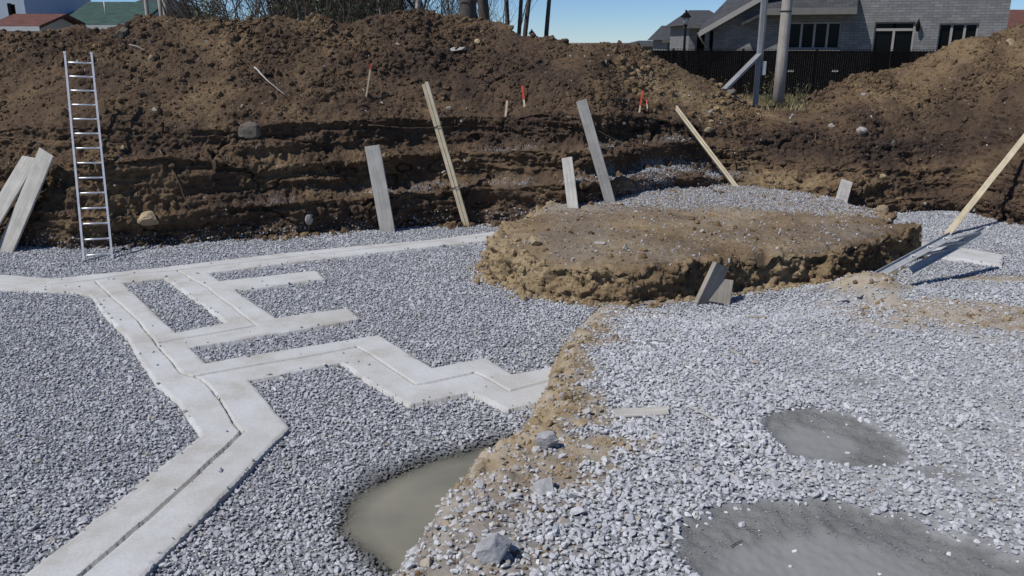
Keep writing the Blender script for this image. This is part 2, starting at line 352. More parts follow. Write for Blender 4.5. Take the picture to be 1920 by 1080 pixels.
def H(X, Y, full=False):
    p = P3(X, Y)
    lo = fbm(p * 0.5, 3, 21); mi = fbm(p * 2.1, 3, 22); fi = fbm(p * 9, 3, 23)
    z = -0.055 + 0.018 * lo + 0.012 * mi
    sp = sd_poly(X, Y, PUDDLE) + 0.05 * mi + 0.02 * fi
    pud = 1 - sstep(-0.42, 0.20, sp)
    z = z - 0.20 * pud
    sr = -sd_poly(X, Y, RAMP_POLY)                   # positive on the ramp
    wid = 0.34 + 0.30 * sstep(8.0, 5.0, Y) + 0.14 * mi
    t = np.clip((sr + 0.05 * mi + 0.04 * fi) / wid, 0, 1)
    edge = np.where(t < 0.55, 0.86 * (t / 0.55) ** 0.8, 0.86 + 0.14 * (t - 0.55) / 0.45)
    left = sstep(0.0, 1.0, 1 - (X - 0.4) / 2.5)      # only the left side breaks off steeply
    t2 = np.clip(sr / 1.6, 0, 1); t2 = t2 * t2 * (3 - 2 * t2)
    k = edge * left + t2 * (1 - left)
    rz = ramp_z(Y) + 0.05 * lo + 0.022 * mi + 0.006 * fi
    # low rise with dirt on the right, in front of the fallen ladder
    rise = np.exp(-(((X - 5.8) / 2.1) ** 2 + ((Y - 10.0) / 1.25) ** 2)); rz = rz + 0.16 * rise + 0.05 * rise * fbm(p * 3, 4, 35)
    z = np.where(sr > 0, z * (1 - k) + np.maximum(rz, z) * k, z)
    z = z + 0.10 * np.exp(-(((X - 7.6) / 1.6) ** 2 + ((Y - 11.4) / 0.6) ** 2))
    bury = np.exp(-(((X - 5.1) / 0.75) ** 2 + ((Y - 11.42) / 0.42) ** 2)); z = z + 0.33 * bury * (1 + 0.3 * mi)
    mud, slick, n1, n2 = masks(X, Y)
    z = z - 0.024 * mud - 0.006 * slick + 0.022 * mud * (1 - slick) * fbm(p * 13, 4, 31) + 0.006 * mud * fbm(p * 30, 2, 32)
    z = z + 0.012 * np.clip((1 - mud) * mud * 4, 0, 1)
    eb = np.where(sr > -0.02, 1.0, 0) * (1 - sstep(0.6, 1.6, sr / wid)) * left
    z = z + eb * (0.085 * fbm(p * 3.8, 4, 33) + 0.05 * (1 - 2 * np.abs(fbm(p * 7, 3, 34))) * sstep(0.0, 0.2, sr))
    if not full: return z
    band = np.where(sr > -0.03, 1.0, 0) * (1 - sstep(1.1, 2.3, sr / wid + 1.1 * n2 + 0.6 * n1)) * left
    low = np.where(Y < 6.0, sstep(4.2, 6.0, Y) * 0.55 + 0.45, 1.0); band = band * low
    dirt_r = 0.88 * sstep(0.30, 0.72, rise + 0.22 * n1 + 0.30 * n2) * sstep(-0.1, 0.3, sr)
    d2 = np.exp(-(((X - 9.0) / 1.6) ** 2 + ((Y - 10.9) / 1.1) ** 2)); dirt_r = np.maximum(dirt_r, 0.9 * sstep(0.3, 0.8, d2 + 0.4 * n2))
    d3 = np.exp(-(((X - 7.7) / 1.1) ** 2 + ((Y - 12.55) / 0.28) ** 2)); d4 = np.exp(-(((X - 8.2) / 0.55) ** 2 + ((Y - 14.2) / 0.4) ** 2))
    d5 = np.exp(-(((X - 7.5) / 3) ** 2 + ((Y - 7.6) / 1.6) ** 2)); 
    dirt_r = np.maximum.reduce([dirt_r, sstep(0.4, 0.75, d3 + 0.3 * n2), sstep(0.4, 0.75, d4 + 0.3 * n2), 0.55 * sstep(0.5, 1.0, d5 + 0.6 * n1)])
    dirt_r = np.maximum(dirt_r, sstep(0.25, 0.7, bury + 0.3 * n2))
    earth = np.clip(np.maximum(band, dirt_r * 0.85), 0, 1)
    dusty = sstep(0.05, 0.5, sr) * (0.16 + 0.50 * sstep(0.20, 0.52, X / Y + 0.25 * n1) + 0.45 * n2 * sstep(0.1, 0.4, X / Y))
    return z, dict(earth=earth, mud=mud, slick=slick, dusty=np.clip(dusty, 0, 1), wet=np.clip((1 - sstep(-0.02, 0.09, sp + 0.03 * n2)) * (sr < 0.10), 0, 1)), sr, sp

nY, nX = 560, 760
ty = np.linspace(0, 1, nY); Yg = 1.6 + 18.0 * ty ** 1.27
tx = np.linspace(-1, 1, nX); 
YY, TT = np.meshgrid(Yg, tx, indexing='ij'); XX = TT * (2.4 + 0.74 * YY)
Zf, A, SR, SP = H(XX, YY, True)
pit = mesh_np('pit_floor', np.stack([XX, YY, Zf], -1).reshape(-1, 3), quads=grid_quads(nY, nX)[:, ::-1], mat=M_FLOOR, attrs={k: v.ravel() for k, v in A.items()})
tag(pit, kind='structure')

# murky water: a level sheet that clears towards the shallow rim
wx = np.arange(PUDDLE[:, 0].min() - 0.4, PUDDLE[:, 0].max() + 0.3, 0.025); wy = np.arange(PUDDLE[:, 1].min() - 0.3, PUDDLE[:, 1].max() + 0.4, 0.025); WX, WY = np.meshgrid(wx, wy, indexing='ij')
wdep = WATER_Z - H(WX, WY); wsd = sd_poly(WX, WY, PUDDLE); wok = (wdep > -0.02) & (wsd < 0.35); wc = wok[:-1, :-1] & wok[1:, :-1] & wok[:-1, 1:] & wok[1:, 1:]
wi = np.arange(WX.size).reshape(WX.shape); wq_ = np.stack([wi[:-1, :-1], wi[1:, :-1], wi[1:, 1:], wi[:-1, 1:]], -1)[wc]; uu, inv = np.unique(wq_, return_inverse=True)
mw, n, l, b = nmat('murky_water'); g = n.new('ShaderNodeNewGeometry')
t = noise(n, l, g.outputs['Position'], 1.6, 4, 0.5); r = ramp(n, [(0.3, (0.185, 0.178, 0.142)), (0.7, (0.265, 0.248, 0.192))]); l.new(t.outputs[0], r.inputs[0]); l.new(r.outputs[0], b.inputs['Base Color'])
b.inputs['Roughness'].default_value = 0.05; b.inputs['IOR'].default_value = 1.33
dp = attr(n, 'depth'); dr_ = ramp(n, [(0.0, (0.25, 0.25, 0.25)), (0.45, (0.72, 0.72, 0.72)), (0.9, (0.95, 0.95, 0.95))]); ml = n.new('ShaderNodeMath'); ml.operation = 'MULTIPLY'; l.new(dp.outputs['Fac'], ml.inputs[0]); ml.inputs[1].default_value = 9.0; l.new(ml.outputs[0], dr_.inputs[0]); l.new(dr_.outputs[0], b.inputs['Alpha'])
t2 = noise(n, l, g.outputs['Position'], 9, 3, 0.5); bump(n, l, b, t2.outputs[0], 0.08, 0.02)
puddle = mesh_np('puddle_water', np.stack([WX, WY, np.full_like(WX, WATER_Z)], -1).reshape(-1, 3)[uu], quads=inv.reshape(-1, 4), mat=mw, attrs={'depth': np.clip(wdep, 0, 1).ravel()[uu]})
tag(puddle, kind='structure')

# ---------------------------------------------------------------- concrete footings with their key grooves
FOOT = [(-260, 497), (0, 514), (103, 521), (250, 506), (400, 489), (496, 478), (652, 462), (809, 449), (913, 435), (1000, 427), (1000, 442), (915, 450), (652, 479), (390, 511), (415, 526), (593, 506), (609, 522), (443, 545), (518, 595), (652, 576), (676, 597), (356, 651), (387, 679), (712, 626), (733, 640), (810, 689), (913, 669), (961, 701), (1050, 683), (1075, 740), (1011, 751), (952, 767), (878, 734), (768, 758), (700, 720), (639, 679), (467, 712), (503, 755), (542, 800), (447, 899), (268, 1080), (68, 1282), (-200, 1282), (43, 1080), (300, 873), (378, 815), (331, 752), (292, 718), (258, 667), (239, 634), (192, 584), (167, 553), (144, 549), (0, 540), (-260, 523)]
HOLE = [(232, 530), (309, 520), (425, 604), (330, 623)]
GROOVES = [  # points, half width, depth
    ([(-40, 1252), (152, 1078), (361, 899), (453, 810)], 0.021, 0.21),
    ([(453, 810), (439, 792), (397, 730), (375, 710), (342, 700), (305, 660), (258, 600), (194, 542), (178, 527)], 0.015, 0.075),
    ([(-260, 508), (0, 525.5), (105, 532.5), (172, 525), (244, 514), (333, 506), (480, 489), (652, 470), (913, 441), (1000, 433)], 0.020, 0.17),
    ([(333, 507), (389, 539), (484, 611)], 0.015, 0.075),
    ([(478, 611), (400, 625), (300, 642)], 0.020, 0.17),
    ([(365, 705), (494, 682), (600, 664), (669, 650)], 0.020, 0.17),
    ([(669, 650), (685, 657), (774, 717), (781, 721)], 0.015, 0.075),
    ([(781, 721), (800, 719), (890, 699)], 0.020, 0.17),
    ([(890, 699), (905, 704), (958, 733)], 0.015, 0.075),
    ([(958, 733), (1017, 717), (1040, 711)], 0.020, 0.17)]
def footing(name, outer, hole, grooves, step, label):
    po = polyline_world(outer, 0.0); ph = polyline_world(hole, 0.0) if hole else None
    x0, y0 = po.min(0) - 0.1; x1, y1 = po.max(0) + 0.1
    gx = np.arange(x0, x1, step); gy = np.arange(y0, y1, step); X, Y = np.meshgrid(gx, gy, indexing='ij')
    def sdf(X, Y):
        s = sd_poly(X, Y, po)
        if ph is not None: s = np.maximum(s, -sd_poly(X, Y, ph))
        p = P3(X, Y); return s + 0.016 * fbm(p * 3.2, 3, 41) + 0.007 * fbm(p * 22, 2, 42)
    S = sdf(X, Y); keepv = S < 0
    cell = keepv[:-1, :-1] | keepv[1:, :-1] | keepv[:-1, 1:] | keepv[1:, 1:]
    e = 0.004; ux = (sdf(X + e, Y) - S) / e; uy = (sdf(X, Y + e) - S) / e; gl = np.sqrt(ux ** 2 + uy ** 2) + 1e-6
    push = np.where(S > 0, np.minimum(S, 2 * step), 0); Xs = X - push * ux / gl; Ys = Y - push * uy / gl
    p0_ = P3(Xs, Ys); wobf = lambda q: 0.016 * fbm(q * 1.7, 2, 45) + 0.006 * fbm(q * 9, 3, 46)
    near = S < 0.05
    for pts, hw, dep in grooves:
        gl_ = polyline_world(pts, 0.0)
        def gd(x, y): q = P3(x, y); w_ = wobf(q); return d_line(x + w_, y + w_ * 0.6, gl_)
        d0 = d_line(Xs, Ys, gl_); m = (d0 < hw + 0.09) & near; x_, y_ = Xs[m], Ys[m]
        for _ in range(2):
            d1 = gd(x_, y_); g1 = (gd(x_ + 0.002, y_) - d1) / 0.002; g2 = (gd(x_, y_ + 0.002) - d1) / 0.002; gg = g1 ** 2 + g2 ** 2 + 1e-6
            mv = np.where(np.abs(d1 - hw) < 0.62 * step, hw + 0.0004 - d1, 0); x_ = x_ + mv * g1 / gg; y_ = y_ + mv * g2 / gg
        Xs[m] = x_; Ys[m] = y_
    p = P3(Xs, Ys); Z = 0.0 + 0.006 * fbm(p * 1.1, 3, 43) + 0.0025 * fbm(p * 9, 3, 44)
    wob = wobf(p); dirt = np.zeros_like(Z)
    for pts, hw, dep in grooves:
        dl = d_line(Xs + wob, Ys + wob * 0.6, polyline_world(pts, 0.0))
        if dep > 0.03: Z = np.where(dl < hw - 0.0009, Z - dep * (0.85 + 0.3 * fbm(p * 8, 2, 40)), Z) 
        lip = np.exp(-((dl - 1.3 * hw) / (0.6 * hw)) ** 2); Z = Z + 0.004 * lip * (dl > hw) * fbm(p * 5, 3, 39)
        dirt = np.maximum(dirt, 0.35 * (1 - sstep(hw, hw * 2.6, dl)) * (0.5 + 0.5 * fbm(p * 6, 3, 48)))
    dirt = np.maximum(dirt, 0.30 * sstep(0.15, 0.6, fbm(p * 1.3, 4, 38)))
    dirt = np.clip(np.maximum(dirt, 0.5 * sstep(-0.10, -0.01, S) * sstep(-0.1, 0.5, fbm(p * 4, 3, 49))), 0, 1)
    rim = sstep(-0.03, 0.0, S); Z = Z - 0.012 * rim
    idx = np.full(X.shape, -1); used = np.zeros(X.shape, bool)
    used[:-1, :-1] |= cell; used[1:, :-1] |= cell; used[:-1, 1:] |= cell; used[1:, 1:] |= cell
    idx[used] = np.arange(used.sum())
    V = np.stack([Xs[used], Ys[used], Z[used]], -1); D = dirt[used]
    q = np.stack([idx[:-1, :-1], idx[1:, :-1], idx[1:, 1:], idx[:-1, 1:]], -1)[cell]
    ed = np.concatenate([q[:, [0, 1]], q[:, [1, 2]], q[:, [2, 3]], q[:, [3, 0]]]); key = np.sort(ed, 1)
    _, inv, cnt = np.unique(key, axis=0, return_inverse=True, return_counts=True); be = ed[cnt[inv.ravel()] == 1]
    bv = np.unique(be); mp = np.full(len(V), -1); mp[bv] = len(V) + np.arange(len(bv))
    Vb = V[bv].copy(); Vb[:, 2] = -0.30
    q2 = np.stack([be[:, 1], be[:, 0], mp[be[:, 0]], mp[be[:, 1]]], -1)
    o = mesh_np(name, np.vstack([V, Vb]), quads=np.vstack([q, q2]), mat=M_CONC, attrs={'dirt': np.concatenate([D, D[bv]])})
    return tag(o, label, 'footing'), sdf
foot_main, SDF_FOOT = footing('concrete_footing', FOOT, HOLE, GROOVES, 0.0125, 'pale concrete strip footings with grooves zigzagging across the gravel floor')
FOOT2 = [(1660, 437), (1720, 450), (1790, 461), (1880, 476), (1880, 497), (1790, 483), (1720, 473), (1660, 460)]
foot_r, SDF_FOOT2 = footing('concrete_footing', FOOT2, None, [([(1660, 448), (1720, 461), (1880, 486)], 0.02, 0.04)], 0.03, 'short concrete footing emerging beyond the earth mound under the fallen ladder')

# ---------------------------------------------------------------- earth bank with the spoil heaps on top
CREST = [(-900, 62), (-300, 60), (0, 58), (60, 55), (130, 51), (180, 53), (205, 51), (222, 46), (240, 42), (268, 30), (330, 32), (400, 35), (440, 41), (480, 38), (520, 33), (560, 40), (600, 34), (640, 42), (680, 42), (715, 31), (745, 24), (790, 20), (850, 26), (885, 29), (905, 35), (940, 40), (960, 56), (985, 65), (1010, 68), (1040, 70), (1080, 78), (1140, 75), (1190, 86), (1240, 110), (1290, 135), (1340, 158), (1370, 172), (1400, 190), (1460, 199), (1515, 201), (1560, 168), (1620, 147), (1700, 124), (1760, 95), (1790, 76), (1850, 70), (1890, 58), (1920, 57), (2000, 45), (2200, 30), (2700, 20)]
COLS = [  # px column, foot row, foot height, then (row, distance behind foot) for three faces and ledges, mid slope, and crest distance
    (-900, 560, -.05, (430, .2), (418, .4), (330, .55), (318, .9), (250, 1.2), (235, 1.5), (140, 2.8), 4.0),
    (-300, 498, -.05, (400, .2), (388, .35), (300, .55), (288, .9), (235, 1.2), (222, 1.5), (130, 2.8), 4.0),
    (0, 469, -.05, (385, .15), (375, .3), (305, .5), (290, .9), (235, 1.2), (222, 1.5), (130, 2.8), 4.0),
    (150, 472, -.05, (400, .12), (392, .22), (300, .45), (285, .85), (230, 1.2), (215, 1.5), (130, 2.8), 4.2),
    (300, 464, -.05, (400, .1), (392, .2), (290, .4), (278, .8), (235, 1.1), (222, 1.4), (130, 2.7), 4.2),
    (450, 452, -.05, (385, .1), (375, .3), (300, .45), (288, .8), (235, 1.0), (222, 1.35), (125, 2.6), 4.0),
    (600, 441, -.05, (372, .08), (350, .48), (300, .52), (280, .95), (220, 1.06), (206, 1.55), (120, 2.7), 4.1),
    (750, 431, -.05, (362, .06), (340, .55), (288, .56), (270, 1.05), (218, 1.12), (202, 1.7), (110, 2.9), 4.3),
    (900, 422, -.03, (352, .06), (328, .62), (282, .64), (263, 1.15), (214, 1.22), (197, 1.8), (112, 2.9), 4.3),
    (1000, 407, .25, (344, .06), (328, .62), (278, .62), (262, 1.14), (210, 1.2), (194, 1.75), (130, 2.7), 4.0),
    (1100, 391, .5, (343, .08), (326, .66), (277, .66), (262, 1.18), (208, 1.24), (196, 1.8), (140, 2.7), 3.9),
    (1200, 375, .5, (334, .12), (312, .78), (268, .78), (251, 1.26), (218, 1.34), (206, 1.9), (150, 2.7), 3.7),
    (1300, 363, .5, (329, .12), (310, .70), (265, .72), (250, 1.2), (226, 1.28), (214, 1.8), (178, 2.6), 3.4),
    (1400, 361, .5, (331, .3), (318, .65), (277, 1.0), (263, 1.4), (237, 1.8), (227, 2.3), (211, 3.0), 4.0),
    (1500, 374, .42, (341, .3), (328, .65), (291, 1.1), (277, 1.6), (250, 2.1), (238, 2.6), (217, 3.4), 4.4),
    (1600, 393, .2, (352, .3), (335, .6), (302, 1.0), (287, 1.4), (257, 1.9), (242, 2.3), (197, 3.1), 4.4),
    (1700, 404, -.05, (366, .25), (352, .5), (316, .8), (301, 1.1), (266, 1.5), (247, 1.9), (187, 2.8), 4.4),
    (1800, 402, -.05, (364, .25), (348, .5), (311, .8), (292, 1.1), (252, 1.5), (228, 1.9), (152, 2.9), 4.4),
    (1920, 430, -.05, (387, .25), (367, .5), (322, .9), (292, 1.3), (242, 1.8), (207, 2.2), (132, 3.2), 4.6),
    (2200, 470, -.05, (415, .25), (395, .5), (340, .9), (310, 1.3), (250, 1.8), (215, 2.2), (120, 3.2), 4.6),
    (2700, 560, -.05, (470, .25), (450, .5), (380, .9), (350, 1.3), (270, 1.8), (230, 2.2), (120, 3.2), 4.6)]
ctrl = []; cxs = []
for c in COLS:
    px = c[0]; f = onz(px, c[1], c[2]); d0 = f[1]; row = [f + np.array([0, -0.15, -0.45]), f]
    for (yy, dd) in c[3:10]: row.append(at(px, yy, d0 + dd))
    ctrl.append(row); cxs.append(px)
ctrl = np.array(ctrl); cxs = np.array(cxs, float); cd = np.array([c[10] for c in COLS])
def interp_cols(arr, q):                    # Catmull-Rom through the columns
    m = np.gradient(arr, cxs, axis=0); i = np.clip(np.searchsorted(cxs, q) - 1, 0, len(cxs) - 2)
    h = (cxs[i + 1] - cxs[i]); t = (q - cxs[i]) / h
    sh = (slice(None),) + (None,) * (arr.ndim - 1); t = t[sh]; h = h[sh]
    return (2 * t**3 - 3 * t**2 + 1) * arr[i] + (t**3 - 2 * t**2 + t) * h * m[i] + (-2 * t**3 + 3 * t**2) * arr[i + 1] + (t**3 - t**2) * h * m[i + 1]
NU = 1150
uq = np.concatenate([np.linspace(-900, -60, 70, endpoint=False), np.linspace(-60, 1980, NU - 130, endpoint=False), np.linspace(1980, 2700, 60)])
NU = len(uq)
K = interp_cols(ctrl, uq); cdq = interp_cols(cd, uq)
cy = np.interp(uq, [a for a, _ in CREST], [b for _, b in CREST]); footd = K[:, 1, 1]
crest = np.array([at(x, y, d) for x, y, d in zip(uq, cy, footd + cdq)])
back1 = crest + np.stack([0 * uq, 1.3 + 0 * uq, -np.clip(crest[:, 2] - 1.75, 0, None) * 0.28], -1)
GR_Z = lambda Y: 2.08 - 0.030 * np.clip(Y - 16, 0, 16)
back2 = crest.copy(); back2[:, 1] += 5.0; back2[:, 0] *= 1.12; back2[:, 2] = GR_Z(back2[:, 1]) - 0.12
K = np.concatenate([K, crest[:, None], back1[:, None], back2[:, None]], 1)      # 12 control points
NS = [10, 34, 18, 40, 20, 34, 20, 62, 62, 20, 24]
parts = []; vpar = []
for s, ns in enumerate(NS):
    tt = np.arange(ns) / ns
    parts.append(K[:, s][:, None, :] * (1 - tt)[None, :, None] + K[:, s + 1][:, None, :] * tt[None, :, None]); vpar.append(s + tt)
parts.append(K[:, -1][:, None, :]); vpar.append(np.array([len(NS)]))
B = np.concatenate(parts, 1); vp = np.concatenate(vpar)
for _ in range(2): B[:, 1:-1] = 0.25 * B[:, :-2] + 0.5 * B[:, 1:-1] + 0.25 * B[:, 2:]
gu = np.gradient(B, axis=0); gv = np.gradient(B, axis=1); N = np.cross(gu, gv); N /= np.linalg.norm(N, axis=-1)[..., None] + 1e-9
N0 = N.copy()
for _ in range(6): N0[:, 1:-1] = (N0[:, :-2] + 2 * N0[:, 1:-1] + N0[:, 2:]) / 4
N0 /= np.linalg.norm(N0, axis=-1)[..., None]
cutm = (1 - sstep(6.2, 7.8, vp))[None, :] * np.ones((NU, 1))          # 1 on the cut faces, 0 on the heap
flat = sstep(1400, 1440, uq) * (1 - sstep(1500, 1560, uq)); heapm = (1 - cutm)
st = B * np.array([0.45, 0.8, 4.4])
rg = lambda q, o, s_: 1 - 2 * np.abs(fbm(q, o, s_)) ** 0.8
cen = (1 - 0.15 * sstep(480, 640, uq) * (1 - sstep(1300, 1420, uq)))[:, None]
dsp = cutm * (-0.10 + cen * (0.15 * fbm(B * 0.9, 3, 51) + 0.15 * fbm(st, 4, 52)) + 0.075 * fbm(B * 3.1, 4, 53) + 0.05 * rg(B * np.array([5, 5, 8]), 3, 59) - 0.03 + 0.055 * fbm(B * np.array([0.9, 0.9, 9.5]), 3, 63) - 0.07 * np.exp(-((vp - 1.1) / 0.45) ** 2)[None] + 0.04 * fbm(B * 11, 4, 54) + 0.02 * fbm(B * 27, 2, 50))
cr = np.abs(fbm(B * np.array([1.0, 1.0, 2.6]), 3, 58)); dsp = dsp - cutm * 0.10 * (1 - sstep(0.0, 0.06, cr)) * sstep(-0.2, 0.3, fbm(B * 0.8, 2, 49))     # undercuts and cracks
w1, v1 = worley(B * 4.2, 61); w2, v2 = worley(B * 10, 65)
clod = np.clip(0.5 - w1, 0, 1) * (v1 > 0.55) * v1 * 0.11 + np.clip(0.5 - w2, 0, 1) * (v2 > 0.4) * 0.075
rough = 0.25 + 0.95 * sstep(-0.35, 0.45, fbm(B * 0.55, 3, 47) + 0.4 * fbm(B * 1.6, 2, 46))
dsp = dsp + heapm * (0.13 * fbm(B * 0.8, 3, 55) + rough * (0.11 * fbm(B * 2.3, 4, 56) + 0.065 * fbm(B * 7.5, 4, 57)) + 0.022 * fbm(B * 24, 2, 48)) + clod * (0.6 + 0.4 * heapm) * rough
dsp = dsp * (1 - 0.75 * flat[:, None] * heapm)
dsp[:, 0] *= 0.2
B = B + N0 * dsp[..., None]
px_w = uq[:, None] + 0 * vp[None, :]
tone = 0.46 + 0.06 * cutm + 0.10 * fbm(B * 0.35, 3, 71) - 0.20 * cutm * (1 - sstep(2.0, 4.8, vp))[None] * 0.2
tone = tone - 0.17 * np.exp(-((vp - 5.6) / 1.2) ** 2)[None] * (0.6 + 0.6 * sstep(500, 800, px_w)) - 0.05 * cutm      # dark topsoil under the heap
tone = tone - 0.10 * np.exp(-((px_w - 820) / 220) ** 2) * heapm
tone = tone + 0.22 * sstep(1130, 1260, px_w) * heapm * (1 - sstep(1380, 1500, px_w)) + 0.15 * sstep(1560, 1700, px_w) * heapm * sstep(7.3, 8.6, vp)[None]
tone = tone - 0.05 * sstep(1560, 1700, px_w) * (1 - sstep(6.6, 8.0, vp + 0.6 * fbm(B * 0.8, 2, 73)))
tone = tone + 0.16 * np.exp(-((px_w - 1480) / 150) ** 2) * np.exp(-((vp - 2.6) / 1.5) ** 2)[None]
tone = tone + 0.10 * np.exp(-((px_w - 150) / 130) ** 2) * np.exp(-((vp - 2) / 1.3) ** 2)[None]
dust = np.zeros_like(tone)
for vc, wv_, am, xa, xb in ((2.7, 0.45, 0.9, 1060, 1380), (4.6, 0.3, 0.32, 900, 1300), (2.7, 0.3, 0.28, 480, 1060), (1.6, .6, .5, 1180, 1360)):
    dust = np.maximum(dust, am * np.exp(-((vp - vc) / wv_) ** 2)[None] * sstep(xa - 60, xa + 60, px_w) * (1 - sstep(xb - 60, xb + 60, px_w)) * sstep(-0.35, 0.35, fbm(B * 1.7, 3, 75)))
bank = mesh_np('earth_bank', B.reshape(-1, 3), quads=grid_quads(NU, len(vp)), mat=M_SOIL, attrs={'tone': tone.ravel(), 'dust': dust.ravel()})
tag(bank, kind='structure')

# ---------------------------------------------------------------- undug earth mound in the pit
MOUND_FOOT = [(903, 500), (935, 528), (985, 548), (1050, 560), (1110, 567), (1180, 571), (1230, 562), (1300, 553), (1370, 548), (1440, 540), (1520, 533), (1570, 528), (1620, 516), (1655, 498), (1680, 474)]
mf = [onz(x, y, 0.0)[:2] for x, y in MOUND_FOOT]
mt_back = [(7.1, 13.9), (6.8, 15.2), (6.2, 17.0), (4.4, 17.6), (2.2, 17.4), (0.9, 16.4), (0.1, 15.2), (-0.35, 14.0)]
loop = np.array([tuple(p) for p in mf] + mt_back); MC = np.array([3.6, 13.6])
NA = 900
ang = np.arctan2(loop[:, 1] - MC[1], loop[:, 0] - MC[0]); rad = np.hypot(loop[:, 0] - MC[0], loop[:, 1] - MC[1])
o_ = np.argsort(ang); ang, rad = ang[o_], rad[o_]
q = np.linspace(-math.pi, math.pi, NA, endpoint=False)
# spread samples evenly along the outline
qq = np.linspace(-math.pi, math.pi, 6000); rr_ = np.interp(qq, np.concatenate([ang - 2 * np.pi, ang, ang + 2 * np.pi]), np.tile(rad, 3))
ptsq = np.stack([rr_ * np.cos(qq), rr_ * np.sin(qq)], -1); L = np.concatenate([[0], np.cumsum(np.linalg.norm(np.diff(ptsq, axis=0), axis=1))])
q = np.interp(np.linspace(0, L[-1], NA + 1)[:-1], L, qq); r0 = np.interp(q, qq, rr_)
r0 = r0 + 0.11 * fbm(np.stack([np.cos(q) * 5, np.sin(q) * 5, 0 * q], -1), 4, 80)
for _ in range(2): r0 = (np.roll(r0, 1) + 2 * r0 + np.roll(r0, -1)) / 4
def mound_top(X, Y): return 0.50 + 0.02 * (Y - 12) - 0.10 * sstep(4.5, 7.5, X) * sstep(14, 11, Y) - 0.05 * sstep(1.2, -0.3, X)
rings = []; nface, ntop = 34, 80
rho = np.concatenate([np.linspace(0, 0.22, nface), 0.22 + (1 - 0.22) * (np.linspace(0, 1, ntop + 1)[1:]) ** 1.15])
Mv = np.zeros((NA, len(rho), 3))
face_in = 0.20                                     # metres the face leans back
lean = 0.10 + 0.12 * sstep(2.6, 0.4, MC[0] + r0 * np.cos(q))      # the left nose slopes, the right front is near vertical
for k, rh in enumerate(rho):
    if k < nface:
        t = k / (nface - 1); r = r0 - lean * t; X = MC[0] + r * np.cos(q); Y = MC[1] + r * np.sin(q)
        Mv[:, k] = np.stack([X, Y, -0.12 + (mound_top(X, Y) + 0.12) * t], -1)
    else:
        t = (rh - 0.22) / 0.78; r = (r0 - lean) * (1 - t); X = MC[0] + r * np.cos(q); Y = MC[1] + r * np.sin(q)
        Mv[:, k] = np.stack([X, Y, mound_top(X, Y)], -1)
def wrapgrad(a): return (np.roll(a, -1, 0) - np.roll(a, 1, 0)) / 2
Nm = np.cross(wrapgrad(Mv), np.gradient(Mv, axis=1)); ln = np.linalg.norm(Nm, axis=-1); Nm /= ln[..., None] + 1e-9
for _ in range(3):
    Nm[:, 1:-1] = (Nm[:, :-2] + 2 * Nm[:, 1:-1] + Nm[:, 2:]) / 4
Nm /= np.linalg.norm(Nm, axis=-1)[..., None] + 1e-9
Nm[:, -3:] = (0, 0, 1)
kk = np.arange(len(rho)); facem = (1 - sstep(nface - 2, nface + 10, kk))[None, :] * np.ones((NA, 1))
mw1, mv1 = worley(Mv * 6, 81); mw2, mv2 = worley(Mv * 14, 85)
edgem = np.exp(-((kk - nface - 1) / 7.0) ** 2)[None] * np.ones((NA, 1))
md = facem * (-0.03 + 0.11 * fbm(Mv * 1.3, 3, 82) + 0.12 * fbm(Mv * np.array([3.4, 3.4, 5.5]), 4, 83) + 0.06 * fbm(Mv * 13, 4, 84) + 0.09 * rg(Mv * np.array([3.2, 3.2, 4.0]), 4, 78) - 0.05) + (1 - facem) * (0.07 * fbm(Mv * 1.0, 3, 86) + 0.035 * fbm(Mv * 3.6, 4, 87) + 0.022 * fbm(Mv * 14, 3, 88)) - edgem * (0.03 + 0.12 * fbm(Mv * 1.9, 3, 79) + 0.12 * np.clip(fbm(Mv * 4.5, 3, 77), 0, 1))
md = md + np.clip(0.5 - mw1, 0, 1) * (mv1 > 0.5) * 0.10 * (0.25 + 0.75 * facem) + np.clip(0.5 - mw2, 0, 1) * (mv2 > 0.5) * 0.04
under = np.exp(-((kk - nface * 0.42) / (nface * 0.30)) ** 2)[None] * (0.06 + 0.13 * fbm(Mv * 1.7, 2, 89)) * sstep(1.6, 3.0, Mv[..., 0]); md = md - under
Mv = Mv + Nm * md[..., None]
mtone = 0.72 + 0.04 * facem + 0.10 * fbm(Mv * 0.8, 3, 91) + 0.16 * facem * sstep(2.0, 0.0, Mv[..., 0]) - 0.03 * facem * sstep(2.5, 4.5, Mv[..., 0])
mdust = np.clip((1 - facem) * (0.16 + 0.45 * fbm(Mv * 0.9, 3, 92)) + 0.5 * (1 - facem) * sstep(14.4, 15.6, Mv[..., 1] + 0.4 * fbm(Mv * 1.4, 3, 93)), 0, 1)
nk = len(rho); i = np.arange(NA)[:, None] * nk + np.arange(nk - 1)[None, :]; i2 = ((np.arange(NA) + 1) % NA)[:, None] * nk + np.arange(nk - 1)[None, :]
mound = mesh_np('earth_mound', Mv.reshape(-1, 3), quads=np.stack([i, i2, i2 + 1, i + 1], -1).reshape(-1, 4), mat=M_SOIL, attrs={'tone': mtone.ravel(), 'dust': mdust.ravel()})
tag(mound, kind='structure')

